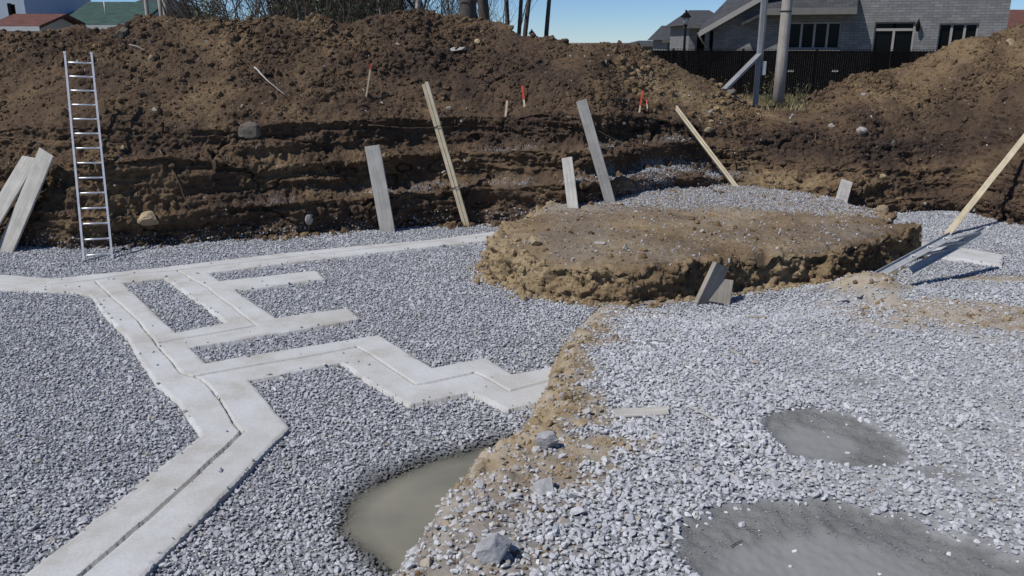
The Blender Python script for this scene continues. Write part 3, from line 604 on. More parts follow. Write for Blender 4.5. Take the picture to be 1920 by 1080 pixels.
# ---------------------------------------------------------------- loose stones and clods (uncountable)
rng = np.random.default_rng(7)
def hull_stone(seed, npts=13, sq=(1, 0.8, 0.6), sub=0):
    r = random.Random(seed); bm = bmesh.new()
    for _ in range(npts):
        v = Vector((r.gauss(0, 1), r.gauss(0, 1), r.gauss(0, 1))).normalized() * r.uniform(0.82, 1.05)
        bm.verts.new((v.x * sq[0] * 0.5, v.y * sq[1] * 0.5, v.z * sq[2] * 0.5))
    res = bmesh.ops.convex_hull(bm, input=bm.verts)
    bmesh.ops.delete(bm, geom=[v for v in bm.verts if not v.link_faces], context='VERTS')
    bmesh.ops.recalc_face_normals(bm, faces=bm.faces)
    return bm
def proto(name, bm, mat, smooth=False):
    me = bpy.data.meshes.new(name); bm.to_mesh(me); bm.free(); me.materials.append(mat)
    if smooth:
        for p in me.polygons: p.use_smooth = True
    return bpy.data.objects.new(name, me)          # never linked: only a source shape for the scatter
stone_src = [proto('stone_shape', hull_stone(100 + s, 12 + s % 4, (1, 0.62 + 0.05 * (s % 5), 0.42 + 0.06 * (s % 4))), M_STONE) for s in range(8)]
def clod_bm(seed):
    bm = bmesh.new(); bmesh.ops.create_icosphere(bm, subdivisions=2, radius=0.5)
    pts = np.array([v.co[:] for v in bm.verts]); d = 0.55 * fbm(pts * 2.9 + seed * 9.1, 3, seed) + 0.22 * fbm(pts * 8 + seed, 2, seed + 5)
    for v, k in zip(bm.verts, d): v.co *= 1 + k; v.co.z *= 0.8
    return bm
clod_src = [proto('clod_shape', clod_bm(200 + s), M_SOIL, False) for s in range(6)]
def scatter(name, pts, scl, rot, var, extra, srcs, label, cat):
    o = mesh_np(name, pts, attrs={'scl': scl, 'rot': rot, 'var': var, **extra}); tag(o, label, cat, kind='stuff')
    ng = bpy.data.node_groups.new(name, 'GeometryNodeTree')
    ng.interface.new_socket('Geometry', in_out='INPUT', socket_type='NodeSocketGeometry'); ng.interface.new_socket('Geometry', in_out='OUTPUT', socket_type='NodeSocketGeometry')
    N_ = ng.nodes; Lk = ng.links; gi = N_.new('NodeGroupInput'); go = N_.new('NodeGroupOutput')
    join = N_.new('GeometryNodeJoinGeometry')
    for s in reversed(srcs):
        oi = N_.new('GeometryNodeObjectInfo'); oi.inputs['Object'].default_value = s; oi.inputs['As Instance'].default_value = False
        g2 = N_.new('GeometryNodeGeometryToInstance'); Lk.new(oi.outputs['Geometry'], g2.inputs[0]); Lk.new(g2.outputs[0], join.inputs[0])
    ip = N_.new('GeometryNodeInstanceOnPoints'); ip.inputs['Pick Instance'].default_value = True
    Lk.new(gi.outputs[0], ip.inputs['Points']); Lk.new(join.outputs[0], ip.inputs['Instance'])
    def na(nm, t):
        a = N_.new('GeometryNodeInputNamedAttribute'); a.data_type = t; a.inputs[0].default_value = nm; return a.outputs[0]
    ti = N_.new('FunctionNodeFloatToInt'); Lk.new(na('var', 'FLOAT'), ti.inputs[0]); Lk.new(ti.outputs[0], ip.inputs['Instance Index'])
    er = N_.new('FunctionNodeEulerToRotation'); Lk.new(na('rot', 'FLOAT_VECTOR'), er.inputs[0]); Lk.new(er.outputs[0], ip.inputs['Rotation'])
    Lk.new(na('scl', 'FLOAT_VECTOR'), ip.inputs['Scale']); Lk.new(ip.outputs[0], go.inputs[0])
    md_ = o.modifiers.new('scatter', 'NODES'); md_.node_group = ng
    o.data.materials.append(srcs[0].data.materials[0])
    return o
def bilin_zone(X, Y): return H(X, Y, True)
# gravel on the floor and the ramp: a jittered grid of crushed stones
sp_ = 0.0315
gy = np.arange(2.2, 18.6, sp_); pts = []
for y in gy:
    hw = 2.0 + 0.68 * y; xs = np.arange(-hw, hw, sp_); pts.append(np.stack([xs, np.full_like(xs, y)], -1))
G = np.concatenate(pts); G = G + rng.uniform(-0.5, 0.5, G.shape) * sp_ * 1.1
zf, a, sr, sp = H(G[:, 0], G[:, 1], True)
fs = np.minimum(SDF_FOOT(G[:, 0], G[:, 1]), SDF_FOOT2(G[:, 0], G[:, 1]))
rnd = rng.random(len(G))
footline = np.stack([K[:, 1, 0], K[:, 1, 1]], -1); by = np.interp(G[:, 0], footline[:, 0], footline[:, 1])
mr_ = np.hypot(G[:, 0] - MC[0], G[:, 1] - MC[1]); ma = np.arctan2(G[:, 1] - MC[1], G[:, 0] - MC[0]); inm = mr_ < np.interp(ma, qq, rr_) - 0.12
nz = fbm(P3(G[:, 0], G[:, 1]) * 2.3, 3, 95)
dens = np.ones(len(G))
dens *= np.where(fs < 0.012, np.where((fs > -0.05), 0.05, 0.0025), 1)
dens *= 1 - 0.985 * np.clip(a['mud'] + 0.35 * nz * (a['mud'] > 0.02) * (a['mud'] < 0.98), 0, 1); dens *= 1 - np.clip(0.96 * a['earth'] + 0.2 * (a['earth'] > 0.5) * nz, 0, 0.97)
dens *= np.where((sp < -0.04 + 0.10 * nz) & (sr < 0.2), np.where(sp < -0.30, 0.0, np.where(sp < -0.12, 0.35, 0.7)), 1)
dens *= 1 - 0.40 * sstep(0.45, 0.85, a['dusty'])
dens *= np.where(G[:, 1] > by + 0.75, 0, 1); dens *= np.where(inm, 0, 1)
crumb = (a['mud'] > 0.35) & (a['slick'] < 0.6) & (rng.random(len(G)) < 0.42 * (1 - a['slick'])) & (rnd >= dens)
keep = (rnd < dens) | crumb
crumb = crumb[keep]
G, zf, sr, sp, fs, nz = G[keep], zf[keep], sr[keep], sp[keep], fs[keep], nz[keep]; a = {k: v[keep] for k, v in a.items()}
n_ = len(G); onr = sstep(0.0, 0.25, sr)
size = np.exp(rng.normal(0, 0.33, n_)) * (0.038 + 0.005 * onr)
size = np.where(rng.random(n_) < 0.006 * onr, size * 1.5, size); size = np.clip(size, 0.018, 0.11)
size = np.where((rng.random(n_) < 0.85 * a['dusty']), size * rng.uniform(0.6, 0.95, n_), size)
size = np.where(crumb, rng.uniform(0.010, 0.024, n_), size)
scl = size[:, None] * rng.uniform(0.8, 1.2, (n_, 3))
rot = np.stack([rng.normal(0, 0.36, n_), rng.normal(0, 0.36, n_), rng.uniform(0, 6.28, n_)], -1)
Zs = zf + 0.012 + rng.uniform(-0.008, 0.010, n_) - 0.008 * a['dusty'] - 0.008 * a['earth'] - 0.012 * (a['mud'] > 0.4)
Zs = np.where(fs < 0, 0.008, Zs); Zs = np.where(crumb, zf + 0.002, Zs)
tint = np.clip(0.63 + 0.11 * onr + rng.normal(0, 0.11, n_) - 0.06 * a['dusty'] + 0.13 * nz + 0.25 * (a['mud'] > 0.5), 0, 1); tint = np.where(crumb, rng.uniform(0, 0.12, n_), tint)
wet = np.clip(1 - sstep(0.0, 0.17, sp + 0.07 * nz), 0, 1) * (sr < 0.12) * 0.85
brown = np.where(crumb, 0.12, 1) * np.clip(0.55 * a['earth'] * rng.random(n_) + (rng.random(n_) < 0.02) * 0.6, 0, 1)
scatter('gravel', np.stack([G[:, 0], G[:, 1], Zs], -1), scl, rot, rng.integers(0, 8, n_).astype(float) + 0.01, {'tint': tint, 'wet': wet, 'brown': brown}, stone_src, 'grey crushed stone covering the pit floor and the ramp', 'gravel')

def pick(verts, wgt, n): 
    p = wgt.ravel() / wgt.sum(); i = rng.choice(len(p), n, p=p, replace=True); return verts.reshape(-1, 3)[i], i
# gravel spilled on the mound and the ledges of the bank
area_m = np.ones_like(mtone); area_m = np.linalg.norm(np.cross(wrapgrad(Mv), np.gradient(Mv, axis=1)), axis=-1)
wm = area_m * (1 - facem) * np.clip(0.05 + 1.6 * sstep(14.1, 15.3, Mv[..., 1] + 0.9 * fbm(Mv * 0.9, 3, 93) + 0.25 * Mv[..., 0] - 1.4), 0, 1.2)
p1, i1 = pick(Mv, wm, 11000)
area_b = np.linalg.norm(np.cross(np.gradient(B, axis=0), np.gradient(B, axis=1)), axis=-1)
p2, i2_ = pick(B, area_b * np.clip(dust, 0, 1) ** 1.5, 4200)
footw = np.exp(-((vp - 1.05) / 0.25) ** 2)[None] * area_b * (N0[..., 2] * 0 + 1); p3, i3 = pick(B, footw, 5000)
p = np.concatenate([p1, p2, p3]) + rng.normal(0, 0.012, (20200, 3)); n_ = len(p)
size = np.exp(rng.normal(0, 0.25, n_)) * 0.042; size[11000:15200] *= 0.8
scatter('spilled_gravel', p, size[:, None] * rng.uniform(0.8, 1.2, (n_, 3)), rng.uniform(0, 6.28, (n_, 3)), rng.integers(0, 8, n_).astype(float) + 0.01,
        {'tint': np.clip(rng.normal(0.52, 0.14, n_), 0, 1), 'wet': np.zeros(n_), 'brown': (rng.random(n_) < 0.12) * 0.6}, stone_src, 'grey crushed stone spilled on the earth mound and the bank ledges', 'gravel')
# clods of earth on the heaps, the cut and the mound
wb = area_b * np.where(vp < 0.9, 0, np.where(vp > 9.6, 0.15, 1))[None] * (0.35 + 0.65 * heapm) * (0.15 + rough * sstep(-0.4, 0.4, fbm(B * 1.1, 3, 97))) * (1 - 0.6 * flat[:, None] * heapm)
wb[:60] *= 0.2; wb[-60:] *= 0.2
NB = 42000; pb, ib = pick(B, wb, NB); pm, im = pick(Mv, area_m * (0.6 + facem * 1.2), 7500)
# crumbs that rolled off the foot of the bank and the mound
pf, if_ = pick(B, np.exp(-((vp - 1.1) / 0.12) ** 2)[None] * area_b * sstep(-0.1, 0.5, fbm(B * 0.9, 3, 98)), 1300); pf = pf + np.stack([rng.normal(0, .08, 1300), -np.abs(rng.normal(0, .16, 1300)), np.zeros(1300)], -1)
pf[:, 2] = np.maximum(H(pf[:, 0], pf[:, 1]), np.where((np.hypot(pf[:, 0] - MC[0], pf[:, 1] - MC[1]) < np.interp(np.arctan2(pf[:, 1] - MC[1], pf[:, 0] - MC[0]), qq, rr_)), 0.5, -1)) + 0.02
ss = np.concatenate([np.clip(0.022 * rng.pareto(2.1, NB) + 0.022, 0, 0.17), np.clip(0.02 * rng.pareto(2.5, 7500) + 0.016, 0, 0.12), np.clip(0.03 * rng.pareto(2.2, 1300) + 0.03, 0, 0.2)])
wt_ = area_m * np.exp(-((kk - 9) / 3.0) ** 2)[None] * (Mv[..., 1] < 13.4); pt_, it_ = pick(Mv, wt_, 1800); dv_ = pt_[:, :2] - MC; dv_ /= np.linalg.norm(dv_, axis=1)[:, None]; pt_[:, :2] += dv_ * np.abs(rng.normal(0.0, 0.11, 1800))[:, None]; pt_[:, 2] = H(pt_[:, 0], pt_[:, 1]) + 0.018
qe2 = np.stack([rng.uniform(-0.9, 2.6, 9000), rng.uniform(3.2, 10, 9000)], -1); _, ae2, _, _ = H(qe2[:, 0], qe2[:, 1], True); m2_ = rng.random(9000) < ae2['earth'] * 0.5; qe2 = qe2[m2_]; pe2 = np.stack([qe2[:, 0], qe2[:, 1], H(qe2[:, 0], qe2[:, 1])], -1); nE = len(pe2)
pd_ = np.stack([rng.uniform(4, 9.5, 5000), rng.uniform(8.8, 12.2, 5000)], -1); _, ad2, _, _ = H(pd_[:, 0], pd_[:, 1], True); pd_ = pd_[rng.random(5000) < ad2['earth'] * 0.35]; pd_ = np.stack([pd_[:, 0], pd_[:, 1], H(pd_[:, 0], pd_[:, 1])], -1); nD = len(pd_)
pc = np.concatenate([pb, pm, pf, pt_, pe2, pd_]); nC = len(pc)
ss = np.concatenate([ss, np.clip(0.022 * rng.pareto(2.2, 1800) + 0.02, 0, 0.13), np.clip(0.018 * rng.pareto(2.6, nE) + 0.014, 0, 0.075), np.clip(0.016 * rng.pareto(2.2, nD) + 0.018, 0, 0.1)])
tn = np.concatenate([tone.ravel()[ib], mtone.ravel()[im], tone.ravel()[if_] + 0.12, mtone.ravel()[it_] + 0.06, rng.normal(0.86, 0.1, nE), rng.normal(0.84, 0.1, nD)]) + rng.normal(0.02, 0.07, nC)
scatter('soil_clods', pc, ss[:, None] * rng.uniform(0.75, 1.25, (nC, 3)), rng.uniform(0, 6.28, (nC, 3)), rng.integers(0, 6, nC).astype(float) + 0.01, {'tone': tn}, clod_src, 'brown clods and crumbs of earth on the bank and heaps', 'soil')
# small pale stones in the soil
wp = area_b * np.where((vp > 1) & (vp < 9.8), 1, 0)[None]; ps, i_s = pick(B, wp, 2600); pm2, _ = pick(Mv, area_m, 900); q_e = np.stack([rng.uniform(-0.8, 2.6, 6000), rng.uniform(3.4, 10, 6000)], -1); _, ae, _, _ = H(q_e[:, 0], q_e[:, 1], True); me_ = rng.random(6000) < ae['earth'] * 0.55
q_e = q_e[me_]; pe = np.stack([q_e[:, 0], q_e[:, 1], H(q_e[:, 0], q_e[:, 1]) + 0.004], -1)
ps = np.concatenate([ps, pm2, pe]); nS = len(ps)
sz = np.clip(0.02 * rng.pareto(2.4, nS) + 0.022, 0, 0.13)
scatter('soil_stones', ps, sz[:, None] * rng.uniform(0.8, 1.2, (nS, 3)), rng.uniform(0, 6.28, (nS, 3)), rng.integers(0, 8, nS).astype(float) + 0.01, {'tint': rng.normal(0.5, 0.15, nS), 'wet': np.zeros(nS), 'brown': np.clip(rng.normal(0.6, 0.25, nS), 0, 1)}, stone_src, 'small pale stones lodged in the brown earth', 'stones')
# ---------------------------------------------------------------- placing things on the bank
BP = B.reshape(-1, 3); _r = BP - np.array([0, 0, CAM_H]); _zc = _r[:, 1] * CT - _r[:, 2] * ST
BPX = np.stack([960 + F_PX * _r[:, 0] / _zc, 540 - F_PX * (_r[:, 1] * ST + _r[:, 2] * CT) / _zc], -1)
def bank_pt(px, py, rad=7):                     # the visible bank surface point at a photo pixel
    d2 = (BPX[:, 0] - px) ** 2 + (BPX[:, 1] - py) ** 2; m = np.where(d2 < rad * rad)[0]
    if not len(m): m = np.argsort(d2)[:4]
    return BP[m[np.argmin(BP[m, 1])]].copy()
def mound_z(X, Y):
    f = Mv.reshape(-1, 3); m = (f[:, 0] - X) ** 2 + (f[:, 1] - Y) ** 2; return f[np.argsort(m)[:6], 2].max()
def frame(base, top, toward=None, twist=0.0):
    a = Vector(top) - Vector(base); ln = a.length; a.normalize()
    v = Vector(toward) if toward is not None else (Vector((0, 0, CAM_H)) - Vector(base)).normalized()
    x = a.cross(v).normalized() * -1; y = a.cross(x).normalized()
    M = Matrix((x, y, a)).transposed().to_4x4(); M = Matrix.Translation(Vector(base)) @ M @ Matrix.Rotation(twist, 4, 'Z'); return M, ln
def board(name, base, top, width, thick, mat, label, cat='board', twist=0.0, group=None, seed=0, pieces=None, toward=None, cut=0.0):
    if name.startswith('leaning') or name.startswith('tied'): toward = Vector((-0.18, -0.84, 0.5)); twist = 0.0; width *= 1.22
    M, ln = frame(base, top, toward, twist); r = random.Random(seed)
    def plank(nm, cx, cy, w_, t_, z0, z1, parent=None):
        bm = bmesh.new(); nseg = 9
        vs = []
        bow = r.uniform(-0.012, 0.012); 
        for k in range(nseg + 1):
            t = k / nseg; z = z0 + (z1 - z0) * t; off = bow * 4 * t * (1 - t); j = r.uniform(-0.0015, 0.0015); c = 0.006
            ring = [(-w_ / 2 + c, -t_ / 2), (w_ / 2 - c, -t_ / 2), (w_ / 2, -t_ / 2 + c), (w_ / 2, t_ / 2 - c), (w_ / 2 - c, t_ / 2), (-w_ / 2 + c, t_ / 2), (-w_ / 2, t_ / 2 - c), (-w_ / 2, -t_ / 2 + c)]
            vs.append([bm.verts.new((cx + x + j, cy + y + off, z + (cut * x if k == nseg else 0))) for x, y in ring])
        for k in range(nseg):
            for i in range(8): bm.faces.new((vs[k][i], vs[k][(i + 1) % 8], vs[k + 1][(i + 1) % 8], vs[k + 1][i]))
        bm.faces.new(vs[0][::-1]); bm.faces.new(vs[-1]); bmesh.ops.recalc_face_normals(bm, faces=bm.faces)
        return bm_obj(nm, bm, mat, parent)
    if not pieces:
        o = plank(name, 0, 0, width, thick, 0, ln); o.matrix_world = M
    else:
        o = empty(name, (0, 0, 0)); o.matrix_world = M
        for (cx, cy, w_, t_, z0, z1) in pieces: plank('plank', cx, cy, w_, t_, z0, ln + z1, o)
    return tag(o, label, cat, group), M, ln
def toppt(px, py, gap=0.04):
    p = bank_pt(px, py); return at(px, py, p[1] - gap)
def basept(px, py, z): return onz(px, py, z)
def lean_top(base, px, py, gap=0.05, half=0.0):   # top point seen at (px, py) so that the piece rests on the bank without sinking in
    best = bank_pt(px, py)[1] - gap
    bpx = 960 + F_PX * base[0] / (base[1] * CT - (base[2] - CAM_H) * ST); bpy_ = 540 - F_PX * (base[1] * ST + (base[2] - CAM_H) * CT) / (base[1] * CT - (base[2] - CAM_H) * ST)
    for t in np.linspace(0.10, 1.0, 40):
        for sx in ((0,) if half == 0 else (-half, 0, half)):
            dd = bank_pt(bpx + (px - bpx) * t + sx, bpy_ + (py - bpy_) * t, 9)[1] - gap
            best = min(best, base[1] + (dd - base[1]) / t)
    return at(px, py, max(best, base[1] + 0.12))

def lean(x0, y0, z0, x1, y1):
    b_ = basept(x0, y0, z0); return b_, lean_top(b_, x1, y1, 0.06, 9)
# aluminium ladder
lb = onz(184, 487, -0.04); lt = lean_top(lb, 146.5, 100, 0.06, 26)
MA, LL = frame(lb, lt)
lad = empty('ladder', (0, 0, 0), 'tall silver aluminium ladder with fourteen rungs standing against the earth bank', 'ladder'); lad.matrix_world = MA
HWD = 0.205
for s in (-1, 1):
    bm = bmesh.new()
    add_box(bm, s * HWD - 0.004, s * HWD + 0.004, -0.032, 0.032, 0, LL)
    for yy in (-0.029, 0.029): add_box(bm, s * (HWD + 0.017) - 0.0125, s * (HWD + 0.017) + 0.0125, yy - 0.0035, yy + 0.0035, 0.0, LL)
    rail = bm_obj('rail', bm, M_ALU, lad)
    box('end_cap', s * (HWD + 0.012) - 0.022, s * (HWD + 0.012) + 0.022, -0.037, 0.037, LL - 0.03, LL + 0.012, M_ALU, rail, bev=0.004)
    box('foot', s * (HWD + 0.012) - 0.024, s * (HWD + 0.012) + 0.024, -0.04, 0.04, -0.012, 0.035, M_ALU, rail, bev=0.004)
rmesh = None
for k in range(14):
    z = 0.09 + (LL - 0.29) * k / 13
    if rmesh is None:
        t_ = Tubes(); t_.add([(-HWD + 0.004, 0, 0), (0, 0, 0), (HWD - 0.004, 0, 0)], 0.016, 8); ro = t_.build('rung', M_ALU, lad); rmesh = ro.data
    else:
        ro = bpy.data.objects.new('rung', rmesh); C.objects.link(ro); ro.parent = lad
    ro.location = (0, 0, z)

# boards leaning on the bank
b0 = basept(8, 474, -0.06); t0 = lean_top(b0, 88, 285, 0.10, 12)
board('leaning_board', b0, t0, 0.29, 0.04, M_GREYWOOD, 'wide pale weathered board leaning on the bank left of the ladder, overlapping another', twist=0.15, seed=1, cut=0.1)
b1 = basept(-48, 476, -0.06); t1 = lean_top(b1, 58, 295, 0.05, 12)
board('leaning_board', b1, t1, 0.28, 0.04, M_GREYWOOD, 'pale weathered board leaning on the bank behind a longer board, cut slanted on top', twist=0.1, seed=2, cut=-0.25)
board('leaning_board', *lean(728, 439, -0.09, 698, 273), 0.245, 0.045, M_GREYWOOD, 'short wide grey board with nail marks leaning on the bank beside the tied lumber', twist=0.12, seed=3)
o_, M_, ln_ = board('tied_lumber', *lean(876, 426, -0.06, 797, 154), 0.13, 0.09, M_PALEWOOD, 'bundle of pale new studs tied together leaning tall against the bank', cat='lumber', twist=0.25, seed=4,
      pieces=[(-0.034, 0, 0.066, 0.088, 0, 0.0), (0.036, 0.008, 0.066, 0.088, 0.0, -0.03)])
for zt in (0.28, 0.70):
    t_ = Tubes(); hw, ht = 0.075, 0.056; t_.add([(-hw, -ht, ln_ * zt), (hw, -ht, ln_ * zt + .01), (hw, ht, ln_ * zt + .015), (-hw, ht, ln_ * zt + .01), (-hw, -ht, ln_ * zt)], 0.007, 4); t_.build('tie_strap', M_BLACK, o_)
board('leaning_board', *lean(1076, 401, 0.47, 1063, 296), 0.165, 0.04, M_GREYWOOD, 'shorter of two grey boards leaning side by side behind the mound', twist=0.1, seed=5)
board('leaning_board', *lean(1147, 389, 0.47, 1090, 188), 0.165, 0.04, M_GREYWOOD, 'taller of two grey boards leaning side by side behind the mound', twist=0.1, seed=6)
board('leaning_lumber', *lean(1391, 365, 0.46, 1266, 201), 0.09, 0.09, M_PALEWOOD, 'pair of pale new studs slanting steeply left against the bank behind the mound', cat='lumber', twist=0.35, seed=7,
      pieces=[(-0.024, 0, 0.042, 0.09, 0, 0), (0.024, 0.005, 0.042, 0.09, 0.0, -0.04)])
board('leaning_board', *lean(1573, 391, 0.42, 1588, 340), 0.19, 0.04, M_GREYWOOD, 'stubby pale board leaning on the bank at the far right corner of the mound', twist=-0.1, seed=8)
bR = basept(1774, 442, -0.05); tR = at(1935, 240, bank_pt(1925, 250)[1] - 0.25)
board('leaning_lumber', bR, tR, 0.095, 0.045, M_PALEWOOD, 'long pale new stud slanting right against the spoil heap by the fallen ladder', cat='lumber', twist=0.3, seed=9)

# fallen aluminium ladder, half buried
A0 = at(1570, 556, 11.2); A1 = at(1784, 441, 12.5); B0 = at(1708, 507, 12.08); B1 = at(1848, 431, 12.95)
fl = empty('fallen_ladder', tuple(A0), 'silver aluminium ladder lying half buried with its end sticking up beside the mound', 'ladder')
def rail_between(p0, p1, nm):
    M, ln = frame(p0, p1, toward=Vector((-0.35, -0.9, 0.45)))
    bm = bmesh.new(); add_box(bm, -0.055, 0.055, -0.003, 0.003, 0, ln, M)
    for sx in (-0.055, 0.055): add_box(bm, sx - 0.004, sx + 0.004, -0.03, 0.0, 0.0, ln, M); add_box(bm, sx - 0.004, sx + 0.004, 0.0, 0.03, 0.0, ln, M)
    o = bm_obj(nm, bm, M_GALV, fl); o.location = -Vector(A0); return o, M, ln
ra, MAr, la = rail_between(A0, A1, 'rail'); rb_, MBr, lb_ = rail_between(B0, B1, 'rail')
nrm = (MAr.to_3x3() @ Vector((0, 1, 0))).normalized()
if nrm.y > 0: nrm = -nrm
for s, s2 in ((la - 0.17, lb_ - 0.14), (la - 0.56, lb_ - 0.53), (la - 0.95, lb_ - 0.92)):
    pa = MAr @ Vector((0, 0, s)); pb_ = MBr @ Vector((0, 0, s2))
    t_ = Tubes(); t_.add([pa - Vector(A0), (pa + pb_) / 2 - Vector(A0), pb_ - Vector(A0)], 0.024, 10); t_.build('rung', M_GALV, fl)
    c0 = pa + nrm * 0.003; t_ = Tubes(); t_.add([c0, c0 + nrm * 0.006], [0.027, 0.027], 12); t_.build('rung_socket', M_WHITE, ra)
    t_ = Tubes(); t_.add([c0 + nrm * 0.004, c0 + nrm * 0.0075], [0.020, 0.020], 12); t_.build('rung_hole_shade', M_BLACK, ra)  # solid black disc, painting the shade inside the open rung end

# timber block and scrap wood in front of the mound
def solid(name, pts8, mat, label, cat):
    bm = bmesh.new(); v = [bm.verts.new(tuple(p)) for p in pts8]
    for f in ((0, 1, 2, 3), (4, 7, 6, 5), (0, 4, 5, 1), (1, 5, 6, 2), (2, 6, 7, 3), (3, 7, 4, 0)): bm.faces.new([v[i] for i in f])
    bmesh.ops.recalc_face_normals(bm, faces=bm.faces); bmesh.ops.bevel(bm, geom=list(bm.edges), offset=0.008, segments=1, affect='EDGES')
    return tag(bm_obj(name, bm, mat), label, cat)
tb = onz(1312, 566, 0.0); tt_ = at(1352, 496, tb[1] + 0.12)
o_, M_, ln_ = board('timber_block', tb + np.array([0.04, 0.03, -0.06]), tt_, 0.26, 0.085, M_DARKWOOD, 'thick grey timber off-cut leaning to the right in front of the mound', cat='timber', twist=0.75, seed=11)
p0 = onz(1330, 566, 0.02)
o_, M_, ln_ = board('timber_block', p0 + np.array([0.16, 0.10, -0.05]), p0 + np.array([0.22, 0.22, 0.27]), 0.30, 0.09, M_DARKWOOD, 'squat dark timber off-cut behind the leaning one', cat='timber', twist=0.15, seed=12)
def ground_pt(px, py):
    z = 0.1
    for _ in range(12):
        p = onz(px, py, z); z = float(H(np.array([p[0]]), np.array([p[1]]))[0])
    return onz(px, py, z)
def lying(name, px0, py0, px1, py1, w_, t_, mat, label, lift=0.03, seed=0, tilt=0.0, cat='scrap wood'):
    a_ = ground_pt(px0, py0); b_ = ground_pt(px1, py1); a_[2] += lift; b_[2] += lift + tilt
    return board(name, a_, b_, w_, t_, mat, label, cat=cat, toward=Vector((0, -0.25, 1)), seed=seed)[0]
lying('scrap_board', 1208, 562, 1262, 554, 0.14, 0.03, M_GREYWOOD, 'broken grey board piece propped on another scrap at the foot of the mound', 0.09, 13, 0.05)
lying('scrap_board', 1202, 571, 1264, 570, 0.10, 0.03, M_DARKWOOD, 'brown splintered board piece under a grey scrap at the foot of the mound', 0.03, 14)
lying('scrap_lath', 1398, 599, 1436, 600, 0.045, 0.02, M_DARKWOOD, 'small brown lath lying on the gravel in front of the timber off-cuts', 0.03, 15)
lying('scrap_board', 1152, 782, 1252, 776, 0.11, 0.045, M_GREYWOOD, 'dusty splintered wood piece half sunk in the gravel ramp', 0.022, 16)
lying('scrap_lath', 1293, 769, 1345, 795, 0.022, 0.015, M_GREYWOOD, 'thin grey lath on the gravel near the splintered wood', 0.03, 17)
lying('scrap_lath', 1608, 560, 1640, 541, 0.07, 0.02, M_GREYWOOD, 'tan splinter of wood on the dirt below the fallen ladder', 0.04, 18)

# survey stakes
def stake(px0, py0, px1, py1, wdt, painted, label):
    p_ = bank_pt(px0, py0); a_ = at(px0, py0, p_[1] - 0.02); b_ = at(px1, py1, p_[1] + 0.03)
    M, ln = frame(a_, b_); root = empty('survey_stake', (0, 0, 0), label, 'stake'); root.matrix_world = M
    bm = bmesh.new(); add_box(bm, -wdt / 2, wdt / 2, -0.012, 0.012, -0.15, ln * (1 - painted)); bm_obj('shaft', bm, M_PALEWOOD, root)
    bm = bmesh.new(); add_box(bm, -wdt / 2 - 0.001, wdt / 2 + 0.001, -0.013, 0.013, ln * (1 - painted), ln); bm_obj('painted_top', bm, M_ORANGE, root)
stake(688, 170, 696, 119, 0.034, 0.22, 'pale survey stake with red tip leaning right on the heap above the grey board')
stake(982, 187, 979, 161, 0.042, 0.98, 'short orange survey stake on the heap between tied lumber and the grey boards')
stake(1200, 201, 1205, 170, 0.034, 0.9, 'slim orange survey stake on the heap right of the taller grey board')
stake(1213, 196, 1212, 186, 0.02, 0.9, 'tiny faded orange stake close behind a taller orange stake')
stake(949, 206, 951, 188, 0.04, 0.05, 'tiny plain wood stake on the bank edge right of the tied lumber')

# boulders
def rock(px, py, w_, h_, mat, label, on='bank', seed=0, d=None, flat_=0.8, sink=0.3, zoff=0.0):
    if on == 'bank': p_ = bank_pt(px, py)
    elif on == 'mound': p_ = onz(px, py, 0.5); p_[2] = mound_z(p_[0], p_[1])
    else: p_ = ground_pt(px, py)
    bm = bmesh.new(); bmesh.ops.create_icosphere(bm, subdivisions=4, radius=0.5)
    P_ = np.array([v.co[:] for v in bm.verts]); r = random.Random(seed)
    cuts = [(Vector((r.gauss(0, 1), r.gauss(0, 1), r.gauss(0, 1))).normalized(), r.uniform(0.29, 0.45)) for _ in range(13)]
    for v in bm.verts:
        for nrm, dd in cuts:
            e_ = v.co.dot(nrm) - dd
            if e_ > 0: v.co -= nrm * e_
    P_ = np.array([v.co[:] for v in bm.verts]); dn = 0.05 * fbm(P_ * 4 + seed, 3, seed) + 0.02 * fbm(P_ * 15, 3, seed + 1)
    for v, k in zip(bm.verts, dn): v.co *= 1 + k * 2; v.co = Vector((v.co.x * w_, v.co.y * w_ * flat_, v.co.z * h_))
    o = bm_obj('rock', bm, mat, smooth=False); o.location = Vector(p_) + Vector((0, w_ * 0.12 if on == 'bank' else 0, h_ * (0.5 - sink) if on != 'bank' else zoff)); o.rotation_euler = (r.uniform(-.2, .2), r.uniform(-.2, .2), r.uniform(0, 6))
    return tag(o, label, 'rock')
rock(466, 240, 0.50, 0.36, M_DARKROCK, 'large dark boulder embedded in the bank below the heap', seed=1)
rock(280, 418, 0.48, 0.30, M_TANROCK, 'big tan boulder jutting from the bank foot right of the ladder', seed=2)
rock(585, 408, 0.17, 0.24, M_BOULDER, 'upright grey stone in the bank left of the short grey board', seed=3)
rock(228, 60, 0.34, 0.42, M_DARKROCK, 'dark lumpy boulder on the heap crest above the ladder', seed=4)
rock(287, 106, 0.17, 0.24, M_TANROCK, 'upright tan stone on the heap slope right of the ladder top', seed=5)
rock(234, 275, 0.13, 0.10, M_TANROCK, 'small pale tan stone beside the ladder at mid height', seed=6)
rock(292, 200, 0.17, 0.12, M_BOULDER, 'flat pale stone on the heap right of the ladder', seed=7)
rock(862, 88, 0.42, 0.14, M_BOULDER, 'flat grey slab jutting over a dark hollow in the heap', seed=8)
rock(895, 72, 0.18, 0.15, M_TANROCK, 'pale tan stone on the heap near the crest above the slab', seed=9)
rock(1617, 240, 0.30, 0.20, M_BOULDER, 'flat pale stone at the foot of the spoil heap beyond the mound', seed=10)
rock(1555, 231, 0.16, 0.12, M_BOULDER, 'small pale stone left of a flat one at the spoil heap foot', seed=11)
